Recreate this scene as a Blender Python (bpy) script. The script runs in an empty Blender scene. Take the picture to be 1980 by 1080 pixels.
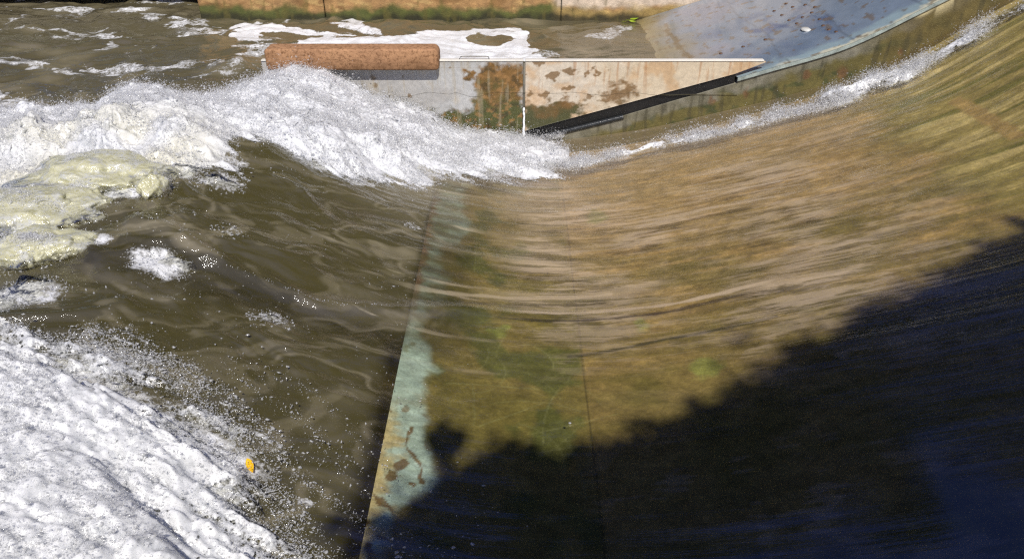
import bpy, math, random
import numpy as np
rng = np.random.default_rng(7)
random.seed(7)
C = bpy.context.scene.collection
sc = bpy.context.scene

# ------------------------------------------------------------------ camera
F, CX, CY, H = 1430.0, 990.0, 540.0, 4.0
PITCH = math.atan(903 / F)
cp, sp = math.cos(PITCH), math.sin(PITCH)
cam = bpy.data.cameras.new("camera"); cam.sensor_width = 36; cam.lens = 36 * F / 1980
cam.clip_start = .05; cam.clip_end = 2000
co = bpy.data.objects.new("camera", cam); C.objects.link(co)
co.location = (0, 0, H); co.rotation_euler = (math.pi / 2 - PITCH, 0, 0)
sc.camera = co

def ray(u, v):
    a, b = (u - CX) / F, (CY - v) / F
    return np.array([a, cp + b * sp, -sp + b * cp])
def at_z(u, v, z):
    d = ray(u, v); t = (z - H) / d[2]; return d[0] * t, d[1] * t, z
def at_y(u, v, y):
    d = ray(u, v); t = y / d[1]; return d[0] * t, y, H + d[2] * t
def at_f(u, v, fn):
    """first point of the pixel's ray under the surface fn(x, y)"""
    d = ray(u, v); t = np.linspace(2, 26, 4000)
    z = H + d[2] * t - fn(d[0] * t, d[1] * t)
    k = int(np.argmax(z < 0)); t = t[k]
    return d[0] * t, d[1] * t, H + d[2] * t
def project(x, y, z):
    dz = z - H
    dep = y * cp - dz * sp
    up = y * sp + dz * cp
    dep = np.maximum(dep, .05)
    return CX + F * x / dep, CY - F * up / dep

# ------------------------------------------------------------------ noise
def _h(ix, iy, iz, s):
    n = (ix.astype(np.int64) * 374761393 + iy.astype(np.int64) * 668265263 + iz.astype(np.int64) * 2147483647 + s * 974634777) & 0xffffffff
    n = ((n ^ (n >> 13)) * 1274126177) & 0xffffffff
    n = (n ^ (n >> 16)) * 2246822519 & 0xffffffff
    return (n ^ (n >> 15)) & 0xffff
def n2(x, y, s=0):
    x = np.asarray(x, float); y = np.asarray(y, float)
    ix, iy = np.floor(x), np.floor(y); fx, fy = x - ix, y - iy
    u, v = fx * fx * fx * (fx * (fx * 6 - 15) + 10), fy * fy * fy * (fy * (fy * 6 - 15) + 10)
    z = np.zeros_like(ix)
    def g(a, b):
        an = _h(ix + a, iy + b, z, s) * (2 * math.pi / 65536)
        return np.cos(an) * (fx - a) + np.sin(an) * (fy - b)
    return ((g(0, 0) * (1 - u) + g(1, 0) * u) * (1 - v) + (g(0, 1) * (1 - u) + g(1, 1) * u) * v) * 1.5
def n3(x, y, z, s=0):
    ix, iy, iz = np.floor(x), np.floor(y), np.floor(z); fx, fy, fz = x - ix, y - iy, z - iz
    u, v, w = [f * f * (3 - 2 * f) for f in (fx, fy, fz)]
    def g(a, b, c): return _h(ix + a, iy + b, iz + c, s) / 32768.0 - 1
    l = lambda p, q, t: p + (q - p) * t
    return l(l(l(g(0,0,0), g(1,0,0), u), l(g(0,1,0), g(1,1,0), u), v), l(l(g(0,0,1), g(1,0,1), u), l(g(0,1,1), g(1,1,1), u), v), w)
def fbm(x, y, s=0, o=4, gain=.5):
    r = 0; a = 1; k = 1.0
    for i in range(o):
        r = r + a * n2(x * k + 17.3 * i, y * k - 9.1 * i, s + i); a *= gain; k *= 2.03
    return r
def sst(a, b, x):
    t = np.clip((x - a) / (b - a), 0, 1); return t * t * (3 - 2 * t)
def smooth_interp(xs, zs):
    """Catmull-Rom through the control points, as a callable"""
    xs, zs = np.array(xs, float), np.array(zs, float)
    m = np.gradient(zs, xs)
    def f(x):
        x = np.clip(np.asarray(x, float), xs[0], xs[-1])
        k = np.clip(np.searchsorted(xs, x) - 1, 0, len(xs) - 2)
        h = xs[k + 1] - xs[k]; t = (x - xs[k]) / h
        return ((2*t**3 - 3*t**2 + 1) * zs[k] + (t**3 - 2*t**2 + t) * h * m[k] + (-2*t**3 + 3*t**2) * zs[k+1] + (t**3 - t**2) * h * m[k+1])
    return f
def poly_sd(u, v, pts):
    """signed distance (inside positive) of points to a polygon"""
    u = np.asarray(u, float); v = np.asarray(v, float)
    d = np.full(u.shape, 1e9); ins = np.zeros(u.shape, bool)
    n = len(pts)
    for i in range(n):
        (x0, y0), (x1, y1) = pts[i], pts[(i + 1) % n]
        ex, ey = x1 - x0, y1 - y0
        t = np.clip(((u - x0) * ex + (v - y0) * ey) / (ex * ex + ey * ey + 1e-12), 0, 1)
        d = np.minimum(d, np.hypot(u - x0 - t * ex, v - y0 - t * ey))
        if y0 != y1:
            c = ((y0 <= v) != (y1 <= v)) & (u < (x1 - x0) * (v - y0) / (y1 - y0) + x0)
            ins ^= c
    return np.where(ins, d, -d)
def line_d(u, v, pts):
    d = np.full(np.shape(u), 1e9)
    for (x0, y0), (x1, y1) in zip(pts[:-1], pts[1:]):
        ex, ey = x1 - x0, y1 - y0
        t = np.clip(((u - x0) * ex + (v - y0) * ey) / (ex * ex + ey * ey + 1e-12), 0, 1)
        d = np.minimum(d, np.hypot(u - x0 - t * ex, v - y0 - t * ey))
    return d

def lin(r, g, b):
    f = lambda c: c / 12.92 if c <= .04045 else ((c + .055) / 1.055) ** 2.4
    return np.array([f(r / 255), f(g / 255), f(b / 255)])

# ------------------------------------------------------------------ object helpers
def meta(o, label=None, cat=None, group=None, kind=None):
    if label: o['label'] = label
    if cat: o['category'] = cat
    if group: o['group'] = group
    if kind: o['kind'] = kind
    return o
def empty(name, loc, **k):
    o = bpy.data.objects.new(name, None); C.objects.link(o); o.location = loc
    o.empty_display_size = .2
    return meta(o, **k)
def link(name, me, mat, parent=None, smooth=True, **k):
    me.materials.append(mat)
    if smooth: me.polygons.foreach_set('use_smooth', np.ones(len(me.polygons), bool))
    me.name = name
    o = bpy.data.objects.new(name, me); C.objects.link(o)
    if parent is not None:
        o.parent = parent
        o.location = -parent.location
    return meta(o, **k)
def np_mesh(V, Fc, name='m'):
    """V (n,3), Fc (m,k) with one k"""
    me = bpy.data.meshes.new(name)
    V = np.ascontiguousarray(V, np.float32); Fc = np.ascontiguousarray(Fc, np.int32)
    me.vertices.add(len(V)); me.vertices.foreach_set('co', V.ravel())
    m, k = Fc.shape
    me.loops.add(m * k); me.loops.foreach_set('vertex_index', Fc.ravel())
    me.polygons.add(m); me.polygons.foreach_set('loop_start', np.arange(0, m * k, k, dtype=np.int32))
    me.update(calc_edges=True)
    return me
def attr_f(me, name, a):
    t = me.attributes.new(name, 'FLOAT', 'POINT'); t.data.foreach_set('value', np.ascontiguousarray(a, np.float32).ravel())
def attr_c(me, name, rgb):
    t = me.attributes.new(name, 'FLOAT_COLOR', 'POINT')
    a = np.ones((len(rgb), 4), np.float32); a[:, :3] = rgb
    t.data.foreach_set('color', a.ravel())
def grid_faces(nx, ny, keep=None):
    i = np.arange(nx * ny).reshape(nx, ny)
    f = np.stack([i[:-1, :-1], i[1:, :-1], i[1:, 1:], i[:-1, 1:]], -1).reshape(-1, 4)
    if keep is not None:
        f = f[keep.ravel()[f].all(1)]
    return f
def compact(V, Fc, *attrs):
    used = np.unique(Fc); mp = np.full(len(V), -1, np.int64); mp[used] = np.arange(len(used))
    return (V[used], mp[Fc]) + tuple(a[used] for a in attrs)
def join(parts):
    Vs, Fs, o = [], [], 0
    for V, Fc in parts:
        Vs.append(V); Fs.append(Fc + o); o += len(V)
    return np.concatenate(Vs), np.concatenate(Fs)
def box(x0, x1, y0, y1, z0, z1):
    V = np.array([(x, y, z) for x in (x0, x1) for y in (y0, y1) for z in (z0, z1)], float)
    Fc = np.array([(0,1,3,2),(4,6,7,5),(0,4,5,1),(2,3,7,6),(0,2,6,4),(1,5,7,3)])
    return V, Fc
def extrude_xz(pts, y0, y1):
    """prism of an x-z outline between two y's, as one mesh via bmesh-free ngons"""
    me = bpy.data.meshes.new('p'); n = len(pts)
    V = [(x, y0, z) for x, z in pts] + [(x, y1, z) for x, z in pts]
    Fc = [tuple(range(n)), tuple(range(2 * n - 1, n - 1, -1))] + [(i, n + i, n + (i + 1) % n, (i + 1) % n) for i in range(n)]
    me.from_pydata(V, [], Fc); me.update()
    return me
def bevel(o, w, seg=2):
    m = o.modifiers.new('bevel', 'BEVEL'); m.width = w; m.segments = seg; m.limit_method = 'ANGLE'
    return o
def tube_np(pts, rad, seg=6):
    pts = np.array(pts, float); n = len(pts); rad = np.broadcast_to(rad, n)
    T = np.gradient(pts, axis=0); T /= np.linalg.norm(T, axis=1)[:, None] + 1e-9
    ref = np.where(np.abs(T[:, 2:3]) > .8, [[1, 0, 0]], [[0, 0, 1]])
    A = np.cross(T, ref); A /= np.linalg.norm(A, axis=1)[:, None] + 1e-9
    B = np.cross(T, A)
    an = np.linspace(0, 2 * math.pi, seg, endpoint=False)
    V = (pts[:, None] + (A[:, None] * np.cos(an)[None, :, None] + B[:, None] * np.sin(an)[None, :, None]) * rad[:, None, None]).reshape(-1, 3)
    i = np.arange(n * seg).reshape(n, seg)
    Fc = np.stack([i[:-1], np.roll(i, -1, 1)[:-1], np.roll(i, -1, 1)[1:], i[1:]], -1).reshape(-1, 4)
    return V, Fc

# ------------------------------------------------------------------ material helper
class M:
    def __init__(s, name):
        s.m = bpy.data.materials.new(name); s.m.use_nodes = True
        s.t = s.m.node_tree; s.t.nodes.clear()
        s.out = s.t.nodes.new('ShaderNodeOutputMaterial')
    def n(s, typ, **kw):
        nd = s.t.nodes.new('ShaderNode' + typ)
        for k, v in kw.items():
            if k.startswith('_'): setattr(nd, k[1:], v)
            else: s.set(nd, k, v)
        return nd
    def set(s, nd, k, v):
        key = int(k[1:]) if k[0] == 'i' and k[1:].isdigit() else k.replace('__', ' ')
        i = nd.inputs[key]
        if isinstance(v, bpy.types.NodeSocket): s.t.links.new(v, i)
        elif isinstance(v, bpy.types.Node): s.t.links.new(v.outputs[0], i)
        else:
            if hasattr(i.default_value, '__len__') and not isinstance(v, str):
                v = tuple(v)
                if len(i.default_value) == 4 and len(v) == 3: v += (1,)
            i.default_value = v
    def coord(s, scale=(1, 1, 1), rot=(0, 0, 0)):
        tc = s.n('TexCoord'); mp = s.n('Mapping', Vector=tc.outputs['Object'], Scale=scale, Rotation=rot)
        return mp.outputs[0]
    def noise(s, vec, scale=5, detail=4, rough=.55, dist=0):
        return s.n('TexNoise', Vector=vec, Scale=scale, Detail=detail, Roughness=rough, Distortion=dist).outputs['Fac']
    def ramp(s, fac, stops):
        nd = s.n('ValToRGB', Fac=fac); e = nd.color_ramp.elements
        while len(e) < len(stops): e.new(.5)
        for k, (p, c) in enumerate(stops):
            c = (c, c, c) if isinstance(c, (int, float)) else tuple(c)
            e[k].position = p; e[k].color = c[:3] + (1,)
        return nd.outputs[0]
    def math(s, op, a, b=0.0, clamp=False):
        nd = s.n('Math', _operation=op, _use_clamp=clamp, i0=a, i1=b); return nd.outputs[0]
    def mixc(s, fac, a, b, mode='MIX'):
        nd = s.n('MixRGB', _blend_type=mode, Fac=fac, Color1=a, Color2=b); return nd.outputs[0]
    def attr(s, name, out='Fac'):
        return s.n('Attribute', _attribute_name=name).outputs[out]
    def bump(s, h, strength=.5, dist=.02, normal=None):
        kw = dict(Height=h, Strength=strength, Distance=dist)
        if normal is not None: kw['Normal'] = normal
        return s.n('Bump', **kw).outputs[0]
    def bsdf(s, **kw):
        b = s.n('BsdfPrincipled', **kw); return b.outputs[0]
    def end(s, sh):
        s.t.links.new(sh, s.out.inputs['Surface']); return s.m

def surf_mat(name, attr=None, color=None, var=.35, scale=6, rough=.6, bump=.3, bdist=.01, metal=0, spec=.4, coat=0, stretch=(1, 1, 1)):
    """a general weathered surface: colour (vertex attribute or constant) broken up by two scales of noise"""
    m = M(name); v = m.coord(stretch)
    base = m.attr(attr, 'Color') if attr else m.n('RGB').outputs[0]
    if not attr: base.default_value = tuple(color) + (1,)
    a = m.noise(v, scale, 6, .6); b = m.noise(v, scale * 9, 5, .65)
    k = m.ramp(a, [(.25, 1 - var), (.75, 1 + var * .6)]); k2 = m.ramp(b, [(.2, 1 - var * .7), (.8, 1 + var * .5)])
    col = m.mixc(1, m.mixc(1, base, k, 'MULTIPLY'), k2, 'MULTIPLY')
    r = m.math('MULTIPLY', m.ramp(a, [(.2, .75), (.8, 1.2)]), rough, True)
    h = m.math('ADD', m.math('MULTIPLY', a, .4), b)
    return m.end(m.bsdf(Base__Color=col, Roughness=r, Metallic=metal, Specular__IOR__Level=spec, Coat__Weight=coat, Coat__Roughness=.08, Normal=m.bump(h, bump, bdist)))

# ------------------------------------------------------------------ heights of the place
TAIL = .60
WALL_Y = 10.30
prof = smooth_interp([-14, -8, -6, -5, -4.2, -3.5, -3.0, -2.2, -1.3, -.5, .4, 1.2, 1.9, 2.8, 3.8, 4.6, 5.4, 6.4, 7.5, 9.5],
                     [TAIL, TAIL, .68, .8, .93, .98, .93, .66, .27, .03, -.08, -.03, .09, .3, .56, .82, 1.16, 1.80, 2.45, 3.1])
ramp_top = smooth_interp([-.6, .37, 3.16, 3.6, 4.63, 5.6, 7, 9.5], [-.35, -.03, .85, .985, 1.32, 1.84, 2.62, 3.6])

def h_base(x, y):
    """mean water level of the wave channel and of the tail water"""
    x = np.asarray(x, float); y = np.asarray(y, float)
    z = prof(x + .25 * n2(x * .2 + 5, y * .35) * sst(.5, -2.5, x))
    # no dividing wall left of the pad: the crest sinks to the tail water there
    w = sst(7.8, 10.2, y) * sst(-2.9, -4.4, x)
    return z * (1 - w) + TAIL * w
def ripple_lines(x, y):
    """long low ripples standing in the sheet, running with the flow from the crest up the ramp"""
    lines = 0
    for y0, am, wd, sd in ((4.9, .005, .022, 1), (5.35, .008, .02, 2), (5.52, .006, .016, 12), (5.95, .007, .018, 3), (6.2, .007, .018, 13), (6.35, .010, .026, 4), (6.55, .006, .018, 14), (6.8, .008, .02, 5), (7.05, .008, .02, 15), (7.3, .011, .03, 6), (7.6, .008, .022, 16), (7.9, .010, .028, 7), (8.2, .009, .025, 17), (8.5, .011, .03, 8), (9.0, .012, .04, 9)):
        yy = y - y0 - .12 * n2(x * .45, x * 0 + sd, 31) - .02 * n2(x * 1.6, x * 0 + sd, 32)
        lines = lines + am * np.exp(-(yy / wd) ** 2) * sst(-.2, .3, n2(x * .7 + 3 * sd, x * 0, 33)) * (.75 + .5 * n2(x * 3, x * 0 + sd, 34))
    return lines * sst(-3.2, -1.8, x) * sst(3.8, 2.0, x)
def h_near(x, y):
    z = h_base(x, y)
    left = sst(1.2, -2.2, x); ramp = 1 - left
    # long grooves drawn out by the flow on the sliding sheet
    wx = x + .25 * n2(x * .5, y * .7, 3)
    gro = .020 * n2(wx * .35, y * 2.6 + .3 * n2(x * .5, y, 8), 11) + .011 * n2(wx * .5, y * 7, 12) + .005 * n2(wx * 1.0, y * 15, 13)
    # folds on the face of the wave, sheared along it
    sx, sy = x * .9 + y * .35, y - .25 * x
    qx = sx + .35 * n2(sx * 1.3, sy * 1.5, 21); qy = sy + .35 * n2(sx * 1.2 + 9, sy * 1.4, 22)
    r1 = 1 - np.abs(n2(qx * .9, qy * 1.7, 23)) * 2
    fold = .062 * n2(qx * .8, qy * 1.5, 24) + .030 * r1 * r1 + .024 * n2(qx * 2.4, qy * 3.6, 25) + .016 * n2(qx * 5.5, qy * 8, 26) + .007 * n2(qx * 12, qy * 17, 27)
    calm = .35 + .65 * sst(-1.0, -2.6, x + .25 * (y - 6))
    low = sst(2.2, 4.2, y) * .75 + .25
    # one standing ridge running down from the crest
    rid = line_d(x, y, [at_z(u, v, z0)[:2] for u, v, z0 in ((270, 415, 1.05), (430, 470, .95), (600, 535, .7), (760, 572, .35), (900, 590, .06), (1120, 607, -.05), (1300, 592, .05), (1520, 535, .3))])
    ridge = .05 * np.exp(-(rid / .09) ** 2) * (.45 + .55 * left) * sst(3.0, 1.0, x)
    lines = ripple_lines(x, y)
    return z + lines + gro * (.35 + .65 * ramp) * (1 - .9 * sst(-.8, .3, x) * sst(7.0, 4.6, y + .35 * x)) + fold * left * calm * low + ridge
def h_tail(x, y):
    q = x + .4 * n2(x * .8, y * .8, 41); p = y + .4 * n2(x * .7 + 4, y * .9, 42)
    chop = .075 * n2(q * .7, p * .9, 43) + .050 * (1 - 2 * np.abs(n2(q * 1.2, p * 1.6, 44))) + .034 * n2(q * 2.6, p * 4, 45) + .016 * n2(q * 6, p * 9, 46)
    a = sst(3.0, .3, x) * .75 + .12
    # the boil beside the wall
    b = np.exp(-(((x + 2.3) / .8) ** 2 + ((y - 14.0) / .5) ** 2)) * .12 + np.exp(-(((x + 4.2) / .5) ** 2 + ((y - 11.3) / .5) ** 2)) * .22
    return TAIL + chop * a + b
def h_water(x, y):
    x = np.asarray(x, float); y = np.asarray(y, float)
    w = sst(9.2, 10.6, y) * (x < -3.4) + (y > WALL_Y) * (x >= -3.4)
    w = np.clip(w, 0, 1)
    return h_near(x, y) * (1 - w) + h_tail(x, y) * w

# ------------------------------------------------------------------ materials: water, foam
def water_material():
    m = M('river_water')
    turb = m.attr('turbid'); foam = m.attr('foam'); flow = m.attr('flow')
    vs = m.coord((.55, 7.5, 1)); vb = m.coord((2.2, 3.0, 2)); vf = m.coord((1, 1, 1))
    streak = m.noise(vs, 2.4, 5, .6, .3); ripple = m.noise(vb, 2.8, 7, .62, .8)
    vs2 = m.coord((1.1, 16, 1)); st2 = m.noise(vs2, 3.0, 4, .6)
    hh = m.math('ADD', m.math('MULTIPLY', m.math('ADD', streak, m.math('MULTIPLY', st2, .5)), flow), m.math('MULTIPLY', ripple, m.math('SUBTRACT', 1.0, flow)))
    nrm = m.bump(hh, m.math('ADD', .03, m.math('MULTIPLY', .47, m.attr('rough'))), .03)
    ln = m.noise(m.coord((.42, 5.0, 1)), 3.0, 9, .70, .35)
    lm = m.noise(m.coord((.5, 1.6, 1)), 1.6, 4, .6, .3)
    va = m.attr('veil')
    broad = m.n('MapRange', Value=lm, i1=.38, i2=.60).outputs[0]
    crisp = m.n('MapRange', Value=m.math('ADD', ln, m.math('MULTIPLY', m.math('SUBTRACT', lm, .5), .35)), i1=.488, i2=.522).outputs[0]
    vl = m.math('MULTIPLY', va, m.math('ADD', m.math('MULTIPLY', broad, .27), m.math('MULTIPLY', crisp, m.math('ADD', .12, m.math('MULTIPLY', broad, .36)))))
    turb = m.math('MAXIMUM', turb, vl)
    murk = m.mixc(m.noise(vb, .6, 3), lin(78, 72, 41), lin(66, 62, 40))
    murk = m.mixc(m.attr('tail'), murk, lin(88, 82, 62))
    sheen = m.mixc(flow, lin(150, 141, 116), lin(186, 166, 138))  # tan of the mirrored bank put into the diffuse water colour
    murk = m.mixc(m.math('MAXIMUM', m.attr('refl_and_silt'), m.n('MapRange', Value=vl, i1=0, i2=.12).outputs[0]), murk, sheen)
    tr = m.n('BsdfTransparent', Color=(.94, .895, .73)).outputs[0]
    df = m.n('BsdfDiffuse', Color=murk).outputs[0]
    under = m.n('MixShader', Fac=turb, i1=tr, i2=df).outputs[0]
    gl = m.n('BsdfGlossy', Color=(1, 1, 1), Roughness=.045, Normal=nrm).outputs[0]
    fc = m.n('LayerWeight', Blend=.5, Normal=nrm).outputs['Facing']
    fr = m.math('ADD', .12, m.math('MULTIPLY', .88, m.math('POWER', fc, 5.0)), True)
    wet = m.n('MixShader', Fac=fr, i1=under, i2=gl).outputs[0]
    fine = m.noise(vf, 26, 6, .7, .4); mid = m.noise(vf, 7, 4, .6, .5)
    th = m.math('ADD', m.math('MULTIPLY', fine, .6), m.math('MULTIPLY', mid, .4))
    mask = m.n('MapRange', Value=m.math('ADD', foam, m.math('MULTIPLY', m.math('SUBTRACT', th, .5), 1.5)), i1=.45, i2=.75).outputs[0]
    mask = m.math('MULTIPLY', mask, m.n('MapRange', Value=foam, i1=.02, i2=.15).outputs[0], True)
    fb = m.bsdf(Base__Color=m.ramp(mid, [(.3, (.55, .555, .55)), (.6, (.70, .71, .72))]), Roughness=.35, Specular__IOR__Level=.4, Normal=m.bump(th, .6, .05))
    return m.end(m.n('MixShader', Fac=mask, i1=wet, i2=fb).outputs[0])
def foam_material():
    m = M('white_water')
    v = m.coord(); thin = m.attr('thin'); vs = m.coord((.8, 1.1, 1.2), (0, 0, .5))
    a = m.noise(vs, 4.5, 5, .65, .8); b = m.noise(vs, 24, 5, .72, .5); c = m.noise(v, 80, 3, .6)
    pt = m.noise(vs, 9, 4, .6, 1.2)
    k = m.math('ADD', m.math('ADD', m.math('MULTIPLY', a, .45), m.math('MULTIPLY', b, .40)), m.math('MULTIPLY', c, .15))
    col = m.ramp(k, [(.32, (.60, .61, .62)), (.47, (.76, .77, .78)), (.60, (.86, .87, .88))])
    col = m.mixc(1, col, m.ramp(pt, [(.34, (.74, .75, .76)), (.52, (1, 1, 1))]), 'MULTIPLY')
    warm = m.mixc(m.attr('warm'), col, m.mixc(.75, col, (.70, .66, .46)))
    nrm = m.bump(k, .25, .03)
    pr = m.bsdf(Base__Color=warm, Roughness=.18, Specular__IOR__Level=.7, Normal=nrm, Subsurface__Weight=.6, Subsurface__Radius=(1, 1, 1), Subsurface__Scale=.05)
    tl = m.n('BsdfTranslucent', Color=(.75, .77, .78)).outputs[0]
    pr = m.n('MixShader', Fac=.2, i1=pr, i2=tl).outputs[0]
    g = m.n('MixShader', Fac=m.n('Fresnel', IOR=1.25, Normal=nrm).outputs[0], i1=m.n('BsdfTransparent', Color=(.93, .93, .9)).outputs[0],
            i2=m.n('BsdfGlossy', Roughness=.08, Normal=nrm).outputs[0]).outputs[0]
    speck = m.n('MapRange', Value=m.noise(vs, 15, 4, .65, 1.0), i1=.655, i2=.72).outputs[0]
    f = m.n('MapRange', Value=m.math('ADD', thin, m.math('MULTIPLY', m.math('SUBTRACT', k, .5), 2.2)), i1=.46, i2=.72).outputs[0]
    vo = m.n('TexVoronoi', Vector=vs, Scale=17.0, Randomness=1.0).outputs['Distance']
    vo2 = m.n('TexVoronoi', Vector=vs, Scale=41.0, Randomness=1.0).outputs['Distance']
    lace = m.math('SUBTRACT', .78, m.math('ADD', m.math('MULTIPLY', vo, .75), m.math('MULTIPLY', vo2, .45)))
    hole = m.n('MapRange', Value=m.math('ADD', m.math('MULTIPLY', thin, 1.15), m.math('MULTIPLY', m.math('SUBTRACT', lace, .42), 1.3)), i1=.40, i2=.58).outputs[0]
    f = m.math('MAXIMUM', m.math('MAXIMUM', f, hole), m.math('MULTIPLY', speck, .8))
    return m.end(m.n('MixShader', Fac=f, i1=pr, i2=g).outputs[0])
def drop_material():
    m = M('water_drops')
    b = m.n('MixShader', Fac=.6, i1=m.bsdf(Base__Color=(.95, .955, .96), Roughness=.12, Specular__IOR__Level=.8), i2=m.n('BsdfTranslucent', Color=(.95, .955, .96)).outputs[0]).outputs[0]
    t = m.n('BsdfTransparent', Color=(.95, .95, .93)).outputs[0]
    g = m.n('BsdfGlossy', Roughness=.05).outputs[0]
    clear = m.n('MixShader', Fac=.25, i1=t, i2=g).outputs[0]
    return m.end(m.n('MixShader', Fac=.5, i1=clear, i2=b).outputs[0])
def mist_material():
    m = M('spray_mist')
    d = m.n('MixShader', Fac=.5, i1=m.n('BsdfDiffuse', Color=(.96, .965, .97)).outputs[0], i2=m.n('BsdfTranslucent', Color=(.96, .965, .97)).outputs[0]).outputs[0]
    g = m.n('MixShader', Fac=.12, i1=d, i2=m.n('BsdfGlossy', Roughness=.15).outputs[0]).outputs[0]
    return m.end(m.n('MixShader', Fac=.45, i1=m.n('BsdfTransparent').outputs[0], i2=g).outputs[0])
WATER, FOAM, DROP, MIST = water_material(), foam_material(), drop_material(), mist_material()

# ------------------------------------------------------------------ foam layout (world plan, read off the photo through the mean surface)
def P2(u, v, z): return at_z(u, v, z)[:2]
near_edge = [P2(640, 1180, .25), P2(560, 1080, .3), P2(520, 960, .33), P2(440, 840, .45), P2(330, 775, .62), P2(235, 715, .8), P2(110, 665, .9), P2(-30, 625, .95), P2(-400, 560, .95), (-9, 1), (-1, 1)]
back_poly = [(.75, 10.27), P2(1085, 325, -.02), P2(980, 335, .05), P2(850, 350, .12), P2(740, 372, .22), P2(690, 385, .3), P2(610, 345, .55), P2(500, 298, .82), P2(450, 325, .9), P2(390, 340, .95),
             P2(310, 345, .98), P2(240, 330, .95), P2(120, 320, .95), P2(0, 340, .9), P2(-200, 380, .85), (-9, 7.5), (-9, 9.0), (-6, 9.55), (-4.6, 9.95), (-3.5, 10.27)]
T_back = smooth_interp([-9, -6, -5, -4, -3, -2.4, -1.9, -1.4, -.9, 0, .7], [.22, .30, .36, .24, .14, .18, .27, .20, .10, .10, .08])

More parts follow.
